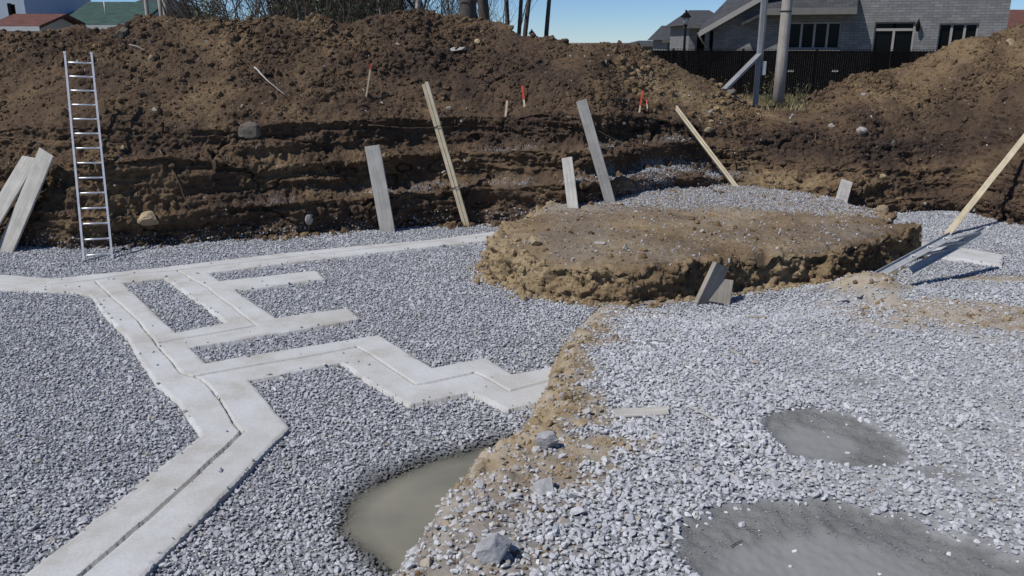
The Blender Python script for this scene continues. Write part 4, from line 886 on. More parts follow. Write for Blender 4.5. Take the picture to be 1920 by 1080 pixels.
rock(1676, 264, 0.14, 0.18, M_DARKROCK, 'small dark upright stone on the lower spoil heap slope', seed=12)
rock(1893, 74, 0.26, 0.20, M_TANROCK, 'angular tan stone on the crest of the spoil heap', seed=13)
rock(1333, 222, 0.15, 0.10, M_TANROCK, 'flat tan stone on the cut edge right of the slanting studs', seed=14)
rock(1336, 209, 0.13, 0.12, M_BOULDER2, 'small grey stone lying on a tan one at the cut edge', seed=15, zoff=0.03)
rock(1334, 245, 0.22, 0.12, M_TANROCK, 'flat tan rock on the bank ledge right of the slanting studs', seed=16)
rock(1658, 326, 0.19, 0.15, M_TANROCK, 'rounded tan stone in the bank above the stubby board', seed=17)
rock(843, 197, 0.12, 0.10, M_BOULDER, 'grey stone right of the tied lumber on the bank edge', seed=18)
rock(1738, 387, 0.07, 0.07, M_BOULDER, 'little pale round stone at the bank foot near the long stud', seed=19)
rock(1370, 168, 0.38, 0.2, M_DARKROCK, 'mossy dark boulder at the foot of the timber brace', seed=20)
rock(1002, 456, 0.24, 0.2, M_TANROCK, 'rounded tan stone set in the left shoulder of the mound', on='mound', seed=21)
rock(1125, 457, 0.20, 0.07, M_BOULDER, 'flat pale stone lying on top of the mound', on='mound', seed=22)
rock(1172, 470, 0.10, 0.11, M_BOULDER, 'small upright pale stone on top of the mound', on='mound', seed=23)
rock(1028, 838, 0.21, 0.15, M_BOULDER2, 'wedge-shaped grey stone perched on the earthen ramp edge', on='ground', seed=24, sink=0.15)
rock(1022, 920, 0.20, 0.14, M_BOULDER2, 'dusty rounded grey stone half sunk below the wedge-shaped one', on='ground', seed=25)
rock(928, 1048, 0.22, 0.20, M_BOULDER2, 'large grey boulder at the water side of the ramp', on='ground', seed=26, sink=0.2)
rock(1642, 506, 0.15, 0.12, M_BOULDER, 'pale round stone against the buried rail of the fallen ladder', on='ground', seed=27, sink=0.2)
rock(1578, 566, 0.20, 0.12, M_BOULDER2, 'grey pointed stone on the dirt edge below the fallen ladder', on='ground', seed=28, sink=0.2)
rock(1560, 550, 0.16, 0.11, M_BOULDER, 'pale stone behind a grey pointed one near the mound foot', on='ground', seed=29, sink=0.2)
rock(1088, 800, 0.12, 0.09, M_TANROCK, 'small tan stone in the earth beside the splintered wood', on='ground', seed=30, sink=0.2)
rock(1122, 772, 0.08, 0.06, M_TANROCK, 'yellowish pebble at the end of the splintered wood', on='ground', seed=31, sink=0.2)
rock(965, 1035, 0.10, 0.08, M_BOULDER2, 'fist-sized grey stone beside the large boulder at the water', on='ground', seed=32, sink=0.2)
# roots and twigs
def root_on(pxs, r_, label, mat=M_ROOT, ground=False, cat='root', lift=0.03):
    pts = []
    for (x, y) in pxs:
        if ground: p_ = ground_pt(x, y); p_[2] += lift
        else: q_ = bank_pt(x, y); p_ = at(x, y, q_[1] - lift)
        pts.append(p_)
    P_ = np.array(pts); t = np.linspace(0, len(P_) - 1, len(P_) * 5); P_ = np.stack([np.interp(t, np.arange(len(P_)), P_[:, i]) for i in range(3)], -1)
    P_ += 0.012 * np.stack([vnoise(P_ * 7, s) for s in (1, 2, 3)], -1)
    t_ = Tubes(); t_.add(P_, np.linspace(r_, r_ * 0.35, len(P_)), 5); return tag(t_.build('root' if cat == 'root' else 'twig', mat), label, cat)
root_on([(242, 84), (258, 87), (272, 94)], 0.014, 'pale root curling out of the heap right of the ladder top', M_GREYWOOD)
root_on([(478, 126), (500, 150), (535, 178)], 0.022, 'stout root slanting across the heap slope', M_GREYWOOD)
root_on([(690, 234), (760, 240), (845, 238)], 0.012, 'thin root running across behind the tied lumber')
root_on([(300, 282), (330, 330), (350, 380), (380, 438)], 0.014, 'long dark root hanging down the bank right of the ladder')
root_on([(1120, 245), (1160, 265), (1185, 275)], 0.010, 'thin root on the bank right of the taller grey board')
root_on([(1530, 250), (1528, 262), (1540, 275)], 0.012, 'short dark root on the bank below the spoil heap')
root_on([(0, 257), (60, 262), (105, 277)], 0.014, 'thin root jutting from the bank left of the ladder')
root_on([(50, 470), (55, 430), (50, 400)], 0.010, 'fine root dangling behind the pale weathered boards')
root_on([(836, 908), (848, 918), (862, 905)], 0.006, 'dark forked twig at the edge of the murky water', M_ROOT, True, 'twig')
root_on([(1372, 1028), (1385, 1020), (1393, 1016)], 0.005, 'dark twig lying on the wet slurry', M_ROOT, True, 'twig', 0.01)
root_on([(1048, 632), (1054, 645), (1060, 655)], 0.010, 'short grey twig at the foot of the ramp edge', M_GREYWOOD, True, 'twig')

# ---------------------------------------------------------------- ground behind the heaps
offs = [-1.6, 0, 1.5, 3.5, 6, 9, 13, 20, 35, 80, 300, 3000]; rows = []
gsel = np.linspace(0, NU - 1, 260).astype(int)
for k, of in enumerate(offs):
    b_ = back2[gsel].copy(); y0 = b_[:, 1].copy(); b_[:, 1] = y0 + of; b_[:, 0] *= b_[:, 1] / y0
    b_[:, 2] = np.where(of < 100, GR_Z(b_[:, 1]), 1.3) + 0.05 * fbm(b_ * 0.3, 3, 120) * (of > 0) ; rows.append(b_)
Gd = np.stack(rows, 1)
mg, n, l, b = nmat('rough_ground'); g = n.new('ShaderNodeNewGeometry'); t = noise(n, l, g.outputs['Position'], 0.8, 8, 0.65)
r = ramp(n, [(0.3, (0.10, 0.085, 0.045)), (0.5, (0.17, 0.14, 0.075)), (0.7, (0.11, 0.115, 0.04))]); l.new(t.outputs[0], r.inputs[0]); l.new(r.outputs[0], b.inputs['Base Color']); b.inputs['Roughness'].default_value = 0.95
tag(mesh_np('ground', Gd.reshape(-1, 3), quads=grid_quads(len(gsel), len(offs)), mat=mg), kind='structure')
def gz(Y): return float(GR_Z(np.array(Y)))
def gpt(px, d):                                     # ground point below a photo column at distance d
    p_ = at(px, 100, d); X = p_[0]
    for _ in range(6):
        z = gz(d); zc = d * CT - (z - CAM_H) * ST; X = (px - 960) / F_PX * zc
    return np.array([X, d, gz(d)])

# utility pole, timber post with brace
pb_ = gpt(1458, 21.6)
up = empty('utility_pole', tuple(pb_), 'thick round weathered utility pole standing in the weeds before the black fence', 'pole')
t_ = Tubes(); t_.add([(0, 0, -0.3), (0.0, 0, 1.2), (0.01, 0, 3), (0.02, 0, 8.5)], [0.145, 0.135, 0.125, 0.105], 16); t_.build('shaft', M_POLE, up)
t_ = Tubes(); an = np.linspace(0, 2 * np.pi, 17); t_.add(np.stack([0.135 * np.cos(an), 0.135 * np.sin(an), 2.32 + 0 * an], -1), 0.012, 5); t_.build('strap', M_BLACK, up)
pp = gpt(1415.5, 20.8)
po_ = empty('timber_post', tuple(pp), 'square grey timber post with a slanting brace beside the utility pole', 'post')
box('upright', -0.055, 0.055, -0.055, 0.055, -0.3, 6.5, M_POST, po_, bev=0.006)
br0 = at(1358, 168, 20.3) - pp; br1 = at(1424, 102, 20.75) - pp
Mb, lnb = frame(br0, br1); o = box('brace', -0.09, 0.09, -0.03, 0.03, 0, lnb, M_POST, po_, bev=0.005); o.matrix_local = Mb
t_ = Tubes(); t_.add([(0.075, -0.02, 1.0), (0.075, -0.02, 6.4)], 0.022, 8); t_.build('conduit', M_GALV, po_)
c_ = at(1432, 128, 20.75) - pp; box('meter_box', c_[0] - 0.05, c_[0] + 0.045, -0.10, -0.056, c_[2] - 0.16, c_[2] + 0.16, M_GALV, po_, bev=0.006)

# black slatted chain-link fence
f0 = gpt(1120, 31.5); f1 = gpt(2150, 26.0); FD = Vector(f1 - f0); FL = Vector((FD.x, FD.y, 0)).length; fang = math.atan2(FD.y, FD.x)
fen = empty('chain_link_fence', (f0[0], f0[1], gz(30) - 0.02), 'black chain-link fence with privacy slats behind the heaps', 'fence', rot=(0, 0, fang))
FH = 1.62
pm_ = None
for k in range(int(FL / 2.4) + 1):
    x = k * 2.4 + 0.3
    if pm_ is None:
        t_ = Tubes(); t_.add([(0, 0, -0.3), (0, 0, FH / 2), (0, 0, FH + 0.03)], 0.035, 8); o = t_.build('post', M_BLACKM, fen); pm_ = o.data
    else: o = bpy.data.objects.new('post', pm_); C.objects.link(o); o.parent = fen
    o.location = (x, 0.06, 0)
t_ = Tubes(); t_.add([(0, 0.05, FH - 0.06), (FL, 0.05, FH - 0.06)], 0.022, 6); t_.build('top_rail', M_BLACKM, fen)
t_ = Tubes(); t_.add([(0, 0.05, 0.08), (FL, 0.05, 0.08)], 0.018, 6); t_.build('bottom_rail', M_BLACKM, fen)
rr = random.Random(5); V = []; Q = []
x = 0.0
while x < FL:
    if True:
        dpt = rr.uniform(-0.004, 0.004); n0 = len(V)
        for (xx, yy) in ((x, dpt - .003), (x + 0.066, dpt - .003), (x + 0.066, dpt + .003), (x, dpt + .003)): V += [(xx, yy, 0.04), (xx, yy, FH - 0.05)]
        for a_, b_ in ((0, 2), (2, 4), (4, 6), (6, 0)): Q.append((n0 + a_, n0 + b_, n0 + b_ + 1, n0 + a_ + 1))
    x += 0.068
tag(mesh_np('slats', V, quads=Q, mat=M_BLACK, smooth=False, parent=fen), kind='stuff')
wv_, wq = [], []; s_ = 0.10; wr = 0.0045
def wire_seg(p, q_):
    p, q_ = np.array(p), np.array(q_); d = q_ - p; a_ = np.cross(d, (0, 1, 0)); a_ = a_ / np.linalg.norm(a_) * wr; n0 = len(wv_)
    wv_.extend([tuple(p - a_), tuple(q_ - a_), tuple(q_ + a_), tuple(p + a_)]); wq.append((n0, n0 + 1, n0 + 2, n0 + 3))
nx = int(FL / s_)
for k in range(-int(FH / s_) - 1, nx):
    for sg in (1, -1):
        xa = k * s_ if sg > 0 else k * s_ + FH; za, zb = 0.03, FH + 0.02
        xb = xa + sg * (zb - za)
        if min(xa, xb) < -2 or max(xa, xb) > FL + 2: continue
        wire_seg((xa, -0.012 - 0.003 * sg, za), (xb, -0.012 - 0.003 * sg, zb))
for k in range(nx):
    wire_seg((k * s_ + 0.02, -0.012, FH - 0.01), (k * s_ + 0.05, -0.012, FH + 0.035)); wire_seg((k * s_ + 0.05, -0.0125, FH + 0.035), (k * s_ + 0.08, -0.012, FH - 0.01))
tag(mesh_np('wire_mesh', wv_, quads=wq, mat=M_BLACKM, smooth=False, parent=fen), kind='stuff')
for px in (1483, 1566):
    r_ = ray(px, 133); nrm2 = np.array([-math.sin(fang), math.cos(fang), 0]); o3 = np.array([0, 0, CAM_H]); t = ((np.array([f0[0], f0[1], 0]) - o3) @ nrm2) / (r_ @ nrm2); hit = o3 + r_ * t
    lx = (hit[0] - f0[0]) * math.cos(fang) + (hit[1] - f0[1]) * math.sin(fang); lz = hit[2] - fen.location.z
    bm = bmesh.new(); add_box(bm, lx - 0.11, lx + 0.11, -0.024, -0.020, lz - 0.055, lz + 0.055)
    sg_ = bm_obj('maker_plate', bm, M_BLACKM, fen)
    t_ = Tubes()
    for q_ in range(4):
        xx = lx - 0.08 + q_ * 0.053; t_.add([(xx - .015, -0.027, lz - 0.035), (xx, -0.027, lz + 0.035), (xx + .015, -0.027, lz - .02), (xx - .01, -0.027, lz)], 0.006, 4)
    t_.build('plate_marks', M_WHITE, sg_)

# ---------------------------------------------------------------- grey brick house beyond the fence
mbk, n, l, b = nmat('grey_brick'); tc = n.new('ShaderNodeTexCoord'); sx_ = n.new('ShaderNodeSeparateXYZ'); l.new(tc.outputs['Object'], sx_.inputs[0])
cx2 = n.new('ShaderNodeCombineXYZ'); ad = n.new('ShaderNodeMath'); l.new(sx_.outputs[0], ad.inputs[0]); l.new(sx_.outputs[1], ad.inputs[1]); l.new(ad.outputs[0], cx2.inputs[0]); l.new(sx_.outputs[2], cx2.inputs[1])
bt = n.new('ShaderNodeTexBrick'); l.new(cx2.outputs[0], bt.inputs['Vector']); bt.inputs['Scale'].default_value = 1; bt.inputs['Brick Width'].default_value = 0.34; bt.inputs['Row Height'].default_value = 0.105; bt.inputs['Mortar Size'].default_value = 0.008
bt.inputs['Color1'].default_value = (0.18, 0.177, 0.175, 1); bt.inputs['Color2'].default_value = (0.255, 0.25, 0.247, 1); bt.inputs['Mortar'].default_value = (0.11, 0.107, 0.105, 1); bt.inputs['Bias'].default_value = 0.0
no_ = noise(n, l, tc.outputs['Object'], 2.0, 5, 0.6); rb2 = ramp(n, [(0.3, (0.8, 0.8, 0.8)), (0.7, (1.1, 1.1, 1.1))]); l.new(no_.outputs[0], rb2.inputs[0])
l.new(mixc(n, l, 1.0, bt.outputs[0], rb2.outputs[0], 'MULTIPLY'), b.inputs['Base Color']); b.inputs['Roughness'].default_value = 0.9; bump(n, l, b, bt.outputs['Fac'], -0.5, 0.01)
def shingle(name, c):
    m, n, l, b = nmat(name); tc = n.new('ShaderNodeTexCoord'); bt = n.new('ShaderNodeTexBrick'); mp = n.new('ShaderNodeMapping'); l.new(tc.outputs['Object'], mp.inputs[0])
    sx_ = n.new('ShaderNodeSeparateXYZ'); l.new(mp.outputs[0], sx_.inputs[0]); cb = n.new('ShaderNodeCombineXYZ'); l.new(sx_.outputs[0], cb.inputs[0]); ad = n.new('ShaderNodeMath'); l.new(sx_.outputs[1], ad.inputs[0]); l.new(sx_.outputs[2], ad.inputs[1]); l.new(ad.outputs[0], cb.inputs[1]); l.new(cb.outputs[0], bt.inputs['Vector'])
    bt.inputs['Scale'].default_value = 1; bt.inputs['Brick Width'].default_value = 0.30; bt.inputs['Row Height'].default_value = 0.2; bt.inputs['Mortar Size'].default_value = 0.012
    bt.inputs['Color1'].default_value = (*[x * 0.75 for x in c], 1); bt.inputs['Color2'].default_value = (*[x * 1.3 for x in c], 1); bt.inputs['Mortar'].default_value = (*[x * 0.5 for x in c], 1)
    l.new(bt.outputs[0], b.inputs['Base Color']); b.inputs['Roughness'].default_value = 0.9; return m
M_SHDARK = shingle('dark_shingle', (0.055, 0.055, 0.06)); M_SHGREEN = shingle('green_shingle', (0.035, 0.075, 0.06)); M_SHRED = shingle('red_shingle', (0.13, 0.05, 0.035)); M_SHGREY = shingle('grey_shingle', (0.13, 0.13, 0.14))
M_GLASS = simple('dark_glass', (0.006, 0.007, 0.007), 0.2, 0.1, 2); M_GLASS.node_tree.nodes['Principled BSDF'].inputs['Specular IOR Level'].default_value = 0.12; M_FRAME = simple('taupe_frame', (0.33, 0.31, 0.28), 0.5, 0.05, 4); M_FASCIA = simple('fascia', (0.16, 0.15, 0.135), 0.6, 0.1, 4); M_TRIM = simple('pale_trim', (0.55, 0.55, 0.54), 0.6, 0.05, 4)
HA = math.radians(-20); HO = at(1660, 60, 36.0); HZ = 1.2
hx = np.array([math.cos(HA), math.sin(HA), 0]); hn = np.array([math.sin(HA), -math.cos(HA), 0])     # along the wall, outwards
def hw(px, py, proud=0.0):                             # photo pixel -> (along, up) on the house wall plane
    r_ = ray(px, py); o3 = np.array([0, 0, CAM_H]); base = np.array([HO[0], HO[1], 0]) + hn * proud
    t = ((base - o3) @ hn) / (r_ @ hn); h_ = o3 + r_ * t; return float((h_ - np.array([HO[0], HO[1], 0])) @ hx), float(h_[2] - HZ)
house = empty('brick_house', (HO[0], HO[1], HZ), 'large grey brick house with patio door and dark windows behind the fence', 'house', rot=(0, 0, HA))
def wall_open(name, u0, u1, z0, z1, opens, y0, y1, mat, parent):
    us = sorted({u0, u1, *[o[0] for o in opens], *[o[1] for o in opens]}); zs = sorted({z0, z1, *[o[2] for o in opens], *[o[3] for o in opens]}); bm = bmesh.new()
    for i in range(len(us) - 1):
        k = 0
        while k < len(zs) - 1:
            inside = lambda kk: any(o[0] - 1e-6 <= us[i] and us[i + 1] <= o[1] + 1e-6 and o[2] - 1e-6 <= zs[kk] and zs[kk + 1] <= o[3] + 1e-6 for o in opens)
            if inside(k): k += 1; continue
            e = k
            while e < len(zs) - 1 and not inside(e): e += 1
            add_box(bm, us[i], us[i + 1], y0, y1, zs[k], zs[e]); k = e
    return bm_obj(name, bm, mat, parent)
uR = hw(1890, 40)[0]; uL = hw(1338, 60)[0]; uM = hw(1604, 40)[0]
def op(x0, y0, x1, y1): a_ = hw(x0, y0); c_ = hw(x1, y1); return (a_[0], c_[0], c_[1], a_[1])
D_ = op(1641, 41, 1707, 120); W1_ = op(1762, 44, 1828, 100); W4_ = op(1480, 42, 1573, 92)
D_ = (D_[0], D_[1], 0.75, D_[3])
zE = hw(1500, 21)[1]; uA = hw(1440, 20)[0]; rk0 = hw(1314, 64); rk1 = hw(1440, -8); rks = (rk1[1] - rk0[1]) / (rk1[0] - rk0[0])
wall_open('wall', uM, uR, -0.3, 7.5, [D_, W1_], 0.0, 0.25, mbk, house); wall_open('wall', uA, uM - 0.002, -0.3, zE + 0.1, [W4_], 0.004, 0.25, mbk, house)
poly_prism('gable_wall', [(uL, 0.002, -0.3), (uA - 0.002, 0.002, -0.3), (uA - 0.002, 0.002, rk0[1] + rks * (uA - rk0[0])), (uL, 0.002, rk0[1] + rks * (uL - rk0[0]))], (0, 0.25, 0), mbk, house)
def window(o, panes, nm, sill=True, transom=None):
    u0, u1, z0, z1 = o; fr = bmesh.new(); t = 0.06
    add_box(fr, u0, u0 + t, 0.10, 0.16, z0, z1); add_box(fr, u1 - t, u1, 0.10, 0.16, z0, z1); add_box(fr, u0 + t, u1 - t, 0.10, 0.16, z0, z0 + t); add_box(fr, u0 + t, u1 - t, 0.10, 0.16, z1 - t, z1)
    if transom: add_box(fr, u0 + t, u1 - t, 0.09, 0.15, transom, transom + 0.10)
    for k in range(1, panes): x = u0 + (u1 - u0) * k / panes; add_box(fr, x - 0.045, x + 0.045, 0.095, 0.155, z0 + t, (transom or z1 - t))
    w_ = bm_obj(nm, fr, M_FRAME, house)
    for k in range(panes):
        xa = u0 + (u1 - u0) * k / panes; xb = u0 + (u1 - u0) * (k + 1) / panes
        box('pane', xa + 0.05, xb - 0.05, 0.162, 0.17, z0 + 0.04, z1 - 0.04, M_GLASS, w_)
    if sill: box('sill', u0 - 0.05, u1 + 0.05, -0.05, 0.098, z0 - 0.08, z0 - 0.002, M_FASCIA, w_)
window(D_, 2, 'patio_door', True, D_[3] - 0.36); window(W1_, 3, 'window'); window(W4_, 4, 'window')
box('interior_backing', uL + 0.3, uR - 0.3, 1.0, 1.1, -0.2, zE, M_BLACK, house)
sw = bmesh.new(); add_box(sw, uR - 0.25, uR - 0.002, 0.252, 9, -0.3, 7.5); bm_obj('side_wall', sw, mbk, house)
box('side_wall', uL + 0.002, uL + 0.25, 0.252, 9, -0.3, hw(1338, 60)[1], mbk, house)
# wall lantern
la_ = hw(1721, 46); wl = Tubes(); wl.add([(la_[0], -0.16, la_[1] + 0.22), (la_[0], -0.16, la_[1] + 0.10), (la_[0], -0.16, la_[1] - 0.02), (la_[0], -0.16, la_[1] - 0.22), (la_[0], -0.16, la_[1] - 0.28)], [0.01, 0.05, 0.10, 0.06, 0.03], 8); wl.add([(la_[0], 0, la_[1] + 0.02), (la_[0], -0.16, la_[1] + 0.16)], 0.02, 5); wl.build('wall_lantern', M_BLACKM, house)
# lower wing roof over the four-pane window and the left gable with its raking eave
poly_prism('wing_roof', [(uA, -0.75, zE), (uM - 0.003, -0.75, zE), (uM - 0.003, 3.6, zE + 3.4), (uA, 3.6, zE + 3.4)], (0, 0, 0.12), M_SHDARK, house)
box('fascia', uA, uM, -0.80, -0.752, zE - 0.16, zE + 0.11, M_FASCIA, house); box('soffit', uA, uM - 0.002, -0.75, -0.004, zE - 0.06, zE - 0.02, M_FASCIA, house)
dv = ((rk1[0] - rk0[0]), (rk1[1] - rk0[1])); rk2 = (rk0[0] + dv[0] * 1.75, rk0[1] + dv[1] * 1.75)
k0_ = hw(1320, 50, -5.0); k1_ = hw(1384, -16, -5.0); k2_ = (k1_[0] + (k1_[0] - k0_[0]) * 0.9, k1_[1] + (k1_[1] - k0_[1]) * 0.9)
poly_prism('gable_roof', [(rk0[0], -0.55, rk0[1]), (rk2[0], -0.55, rk2[1]), (k2_[0], 5.0, k2_[1]), (k0_[0], 5.0, k0_[1])], (0, 0, 0.16), M_SHDARK, house)
poly_prism('rake_board', [(rk0[0], -0.60, rk0[1] - 0.12), (rk2[0], -0.60, rk2[1] - 0.12), (rk2[0], -0.60, rk2[1] + 0.13), (rk0[0], -0.60, rk0[1] + 0.13)], (0, 0.048, 0), M_FRAME, house)
t_ = Tubes(); g0 = hw(1330, 66); t_.add([(rk0[0] - 0.05, -0.5, rk0[1] + 0.05), (rk0[0] + 0.15, -0.25, rk0[1] - 0.35), (rk0[0] + 0.4, -0.06, rk0[1] - 0.6), (rk0[0] + 0.4, -0.06, -0.2)], 0.05, 6); t_.build('downpipe', M_FASCIA, house)
pz = hw(1410, 42); pu0 = hw(1392, 50)[0]; pu1 = hw(1440, 30)[0]
poly_prism('porch_roof', [(pu0, -0.62, hw(1392, 49)[1]), (pu1, -0.62, hw(1440, 26)[1]), (pu1, -0.003, hw(1440, 24)[1]), (pu0, -0.003, hw(1392, 47)[1])], (0, 0, 0.13), M_SHDARK, house)

def hip_house(name, px0, px1, py_eave, py_ridge, d, depth, wallm, roofm, label, ridge=(0.3, 0.7), over=0.4, rot=0.0, parts=(), gable=False):
    a_ = at(px0, py_eave, d); c_ = at(px1, py_eave, d); zr = at(px0, py_ridge, d + depth / 2)[2]; z0 = 1.0
    w_ = c_[0] - a_[0]; root = empty(name, ((a_[0] + c_[0]) / 2, d, z0), label, 'house', rot=(0, 0, rot)); ze = a_[2] - z0; zr = zr - z0
    wo_ = box('wall', -w_ / 2 + over, w_ / 2 - over, over, depth - over, -0.5, ze, wallm, root)
    r0, r1 = -w_ / 2 + w_ * ridge[0], -w_ / 2 + w_ * ridge[1]
    bm = bmesh.new(); v = [bm.verts.new(p) for p in ((-w_ / 2, 0, ze), (w_ / 2, 0, ze), (w_ / 2, depth, ze), (-w_ / 2, depth, ze), (r0, depth / 2, zr), (r1, depth / 2, zr))]
    for f in ((0, 1, 5, 4), (1, 2, 5), (2, 3, 4, 5), (3, 0, 4), (3, 2, 1, 0)): bm.faces.new([v[i] for i in f])
    bmesh.ops.recalc_face_normals(bm, faces=bm.faces); ro_ = bm_obj('roof', bm, roofm, root)
    box('fascia', -w_ / 2 - 0.03, w_ / 2 + 0.03, -0.06, -0.005, ze - 0.18, ze + 0.02, M_FASCIA, ro_)
    return root, w_, ze, zr
h1, w_, ze, zr = hip_house('far_house', 1283, 1376, 47, 19, 52, 7, mbk, M_SHDARK, 'distant brick house with dark hip roof behind the street lamp', (0.32, 0.75))
for k in range(3): box('window', -w_ / 2 + 0.9 + k * 0.75, -w_ / 2 + 1.35 + k * 0.75, 0.38, 0.398, ze - 1.6, ze - 0.35, M_GLASS, h1)
h2, w_, ze, zr = hip_house('far_house', 1243, 1300, 75, 48, 60, 7, mbk, M_SHDARK, 'small distant house with steep dark hip roof left of the street lamp', (0.22, 0.9))
box('window', -w_ / 2 + 0.7, -w_ / 2 + 1.3, 0.38, 0.398, ze - 1.2, ze - 0.25, M_TRIM, h2)
hip_house('far_house', 1190, 1258, 83, 76, 75, 8, mbk, M_SHDARK, 'low dark roof farthest away behind the fence end', (0.3, 0.7))
h4, w_, ze, zr = hip_house('far_house', 1886, 2060, 56, 18, 55, 9, mbk, M_SHRED, 'house with dark reddish roof behind the spoil heap crest', (0.42, 0.6))

# street lamps
def lamp(px, py_top, d, label, hgt):
    tp = at(px, py_top, d); root = empty('street_lamp', (tp[0], d, gz(d)), label, 'street lamp', group='lantern street lamps'); H_ = tp[2] - gz(d); s = hgt
    t_ = Tubes(); t_.add([(0, 0, -0.2), (0, 0, 0.6), (0, 0, 0.65), (0, 0, H_ - 1.0 * s)], [0.12, 0.11, 0.065, 0.055], 10); t_.build('pole', M_BLACKM, root)
    t_ = Tubes(); t_.add([(0, 0, H_ - 1.0 * s), (0, 0, H_ - 0.92 * s), (0, 0, H_ - 0.86 * s)], [0.06 * s, 0.13 * s, 0.10 * s], 10); t_.build('collar', M_BLACKM, root)
    t_ = Tubes(); t_.add([(0, 0, H_ - 0.86 * s), (0, 0, H_ - 0.45 * s)], [0.13 * s, 0.24 * s], 6); t_.build('glass', M_TRIM, root)
    t_ = Tubes(); t_.add([(0, 0, H_ - 0.45 * s), (0, 0, H_ - 0.43 * s), (0, 0, H_ - 0.2 * s), (0, 0, H_ - 0.16 * s), (0, 0, H_ - 0.08 * s), (0, 0, H_)], [0.34 * s, 0.33 * s, 0.15 * s, 0.06 * s, 0.08 * s, 0.01], 10); t_.build('cap', M_BLACKM, root)
    return root
lamp(1287, 18, 40, 'black lantern street lamp standing in front of the far hip-roofed houses', 0.75)
lamp(997, 54, 62, 'black lantern street lamp peeping over the heap between bare trunks', 0.75)

# ---------------------------------------------------------------- houses on the left
M_SIDING = simple('pale_siding', (0.42, 0.47, 0.55), 0.6, 0.06, 3); M_SIDING2 = simple('beige_siding', (0.48, 0.45, 0.38), 0.6, 0.06, 3)
a_ = at(-160, 30, 44); c_ = at(49, 30, 44); wh = empty('siding_house', ((a_[0] + c_[0]) / 2, 44, 1.0), 'pale blue sided house with one dark window', 'house'); W_ = c_[0] - a_[0]
xw0 = at(18, 30, 44)[0] - wh.location.x; xw1 = at(31, 30, 44)[0] - wh.location.x; zw0 = at(20, 32, 44)[2] - 1.0; zw1 = at(20, 8, 44)[2] - 1.0
wall_open('wall', -W_ / 2, W_ / 2, -0.4, 6.4, [(xw0, xw1, zw0, zw1)], 0, 0.2, M_SIDING, wh); box('side_wall', W_ / 2 - 0.2, W_ / 2 - 0.002, 0.202, 7, -0.4, 6.4, M_SIDING, wh)
wd = box('window', xw0, xw1, 0.1, 0.14, zw0, zw1, M_GLASS, wh); box('shutter', xw0 - 0.02, xw0 + 0.16, -0.03, -0.002, zw0 - 0.05, zw1 + 0.05, M_BLACK, wd)
poly_prism('roof', [(-W_ / 2 - 0.3, -0.4, 6.402), (W_ / 2 + 0.3, -0.4, 6.402), (W_ / 2 + 0.3, 3.5, 8.6), (-W_ / 2 - 0.3, 3.5, 8.6)], (0, 0, 0.15), M_SHDARK, wh)
def lean_house(name, px0, px1, py_e, py_r, d, depth, wallm, roofm, label, gable_right=False):
    a_ = at(px0, py_e, d); c_ = at(px1, py_e, d); zr = at(px0, py_r, d + depth / 2)[2]; W_ = c_[0] - a_[0]
    root = empty(name, ((a_[0] + c_[0]) / 2, d, 1.0), label, 'house'); ze = a_[2] - 1.0; zr -= 1.0
    bm = bmesh.new(); x0, x1 = -W_ / 2 + 0.3, W_ / 2 - 0.3
    v = [bm.verts.new(p) for p in ((x0, 0.3, -0.4), (x1, 0.3, -0.4), (x1, depth - 0.3, -0.4), (x0, depth - 0.3, -0.4), (x0, 0.3, ze), (x1, 0.3, ze), (x1, depth - 0.3, ze), (x0, depth - 0.3, ze), (x0, depth / 2, zr - 0.06), (x1, depth / 2, zr - 0.06))]
    for f in ((0, 1, 5, 4), (2, 3, 7, 6), (1, 2, 6, 9, 5), (3, 0, 4, 8, 7)): bm.faces.new([v[i] for i in f])
    bmesh.ops.recalc_face_normals(bm, faces=bm.faces); bm_obj('wall', bm, wallm, root)
    r_ = poly_prism('roof', [(-W_ / 2, 0, ze), (W_ / 2, 0, ze), (W_ / 2, depth / 2, zr), (-W_ / 2, depth / 2, zr)], (0, 0, 0.12), roofm, root)
    poly_prism('roof', [(-W_ / 2, depth, ze), (W_ / 2, depth, ze), (W_ / 2, depth / 2 + 0.003, zr), (-W_ / 2, depth / 2 + 0.003, zr)], (0, 0, 0.12), roofm, root)
    box('fascia', -W_ / 2 - 0.02, W_ / 2 + 0.02, -0.05, -0.003, ze - 0.1, ze + 0.1, M_TRIM, r_)
    return root, W_, ze, zr
gh, W_, ze, zr = lean_house('green_roof_house', 106, 262, 51, 8, 42, 7, M_SIDING, M_SHGREEN, 'house with broad green shingle roof behind the left heap')
t_ = Tubes(); xx = at(207, 30, 44)[0] - gh.location.x; t_.add([(xx, 1.5, ze + 0.3), (xx, 1.5, ze + 1.25)], 0.03, 6); t_.build('vent_pipe', M_GALV, gh)
lean_house('grey_roof_house', 48, 122, 46, 24, 46, 6, M_SIDING, M_SHGREY, 'low pale grey roofed annex left of the green roof')
lean_house('red_roof_shed', -30, 74, 54, 31, 38, 5, M_SIDING2, M_SHRED, 'shed with rusty red roof in front of the pale blue house')
dh, W_, ze, zr = hip_house('dark_roof_house', 190, 322, 28, -8, 58, 10, M_SIDING2, M_SHDARK, 'house with dark hip roof rising behind the green roof', (0.3, 0.5))
ch = at(196, 3, 56); box('roof_vent', ch[0] - dh.location.x - 0.25, ch[0] - dh.location.x + 0.25, 1.0, 1.5, zr - 1.6, at(196, 2, 58)[2] - 1.0, M_BLACK, dh)
lean_house('white_garage', 222, 262, 52, 42, 37, 4, M_TRIM, M_SHGREY, 'small white garage roof peeping over the heap below the green roof gable')
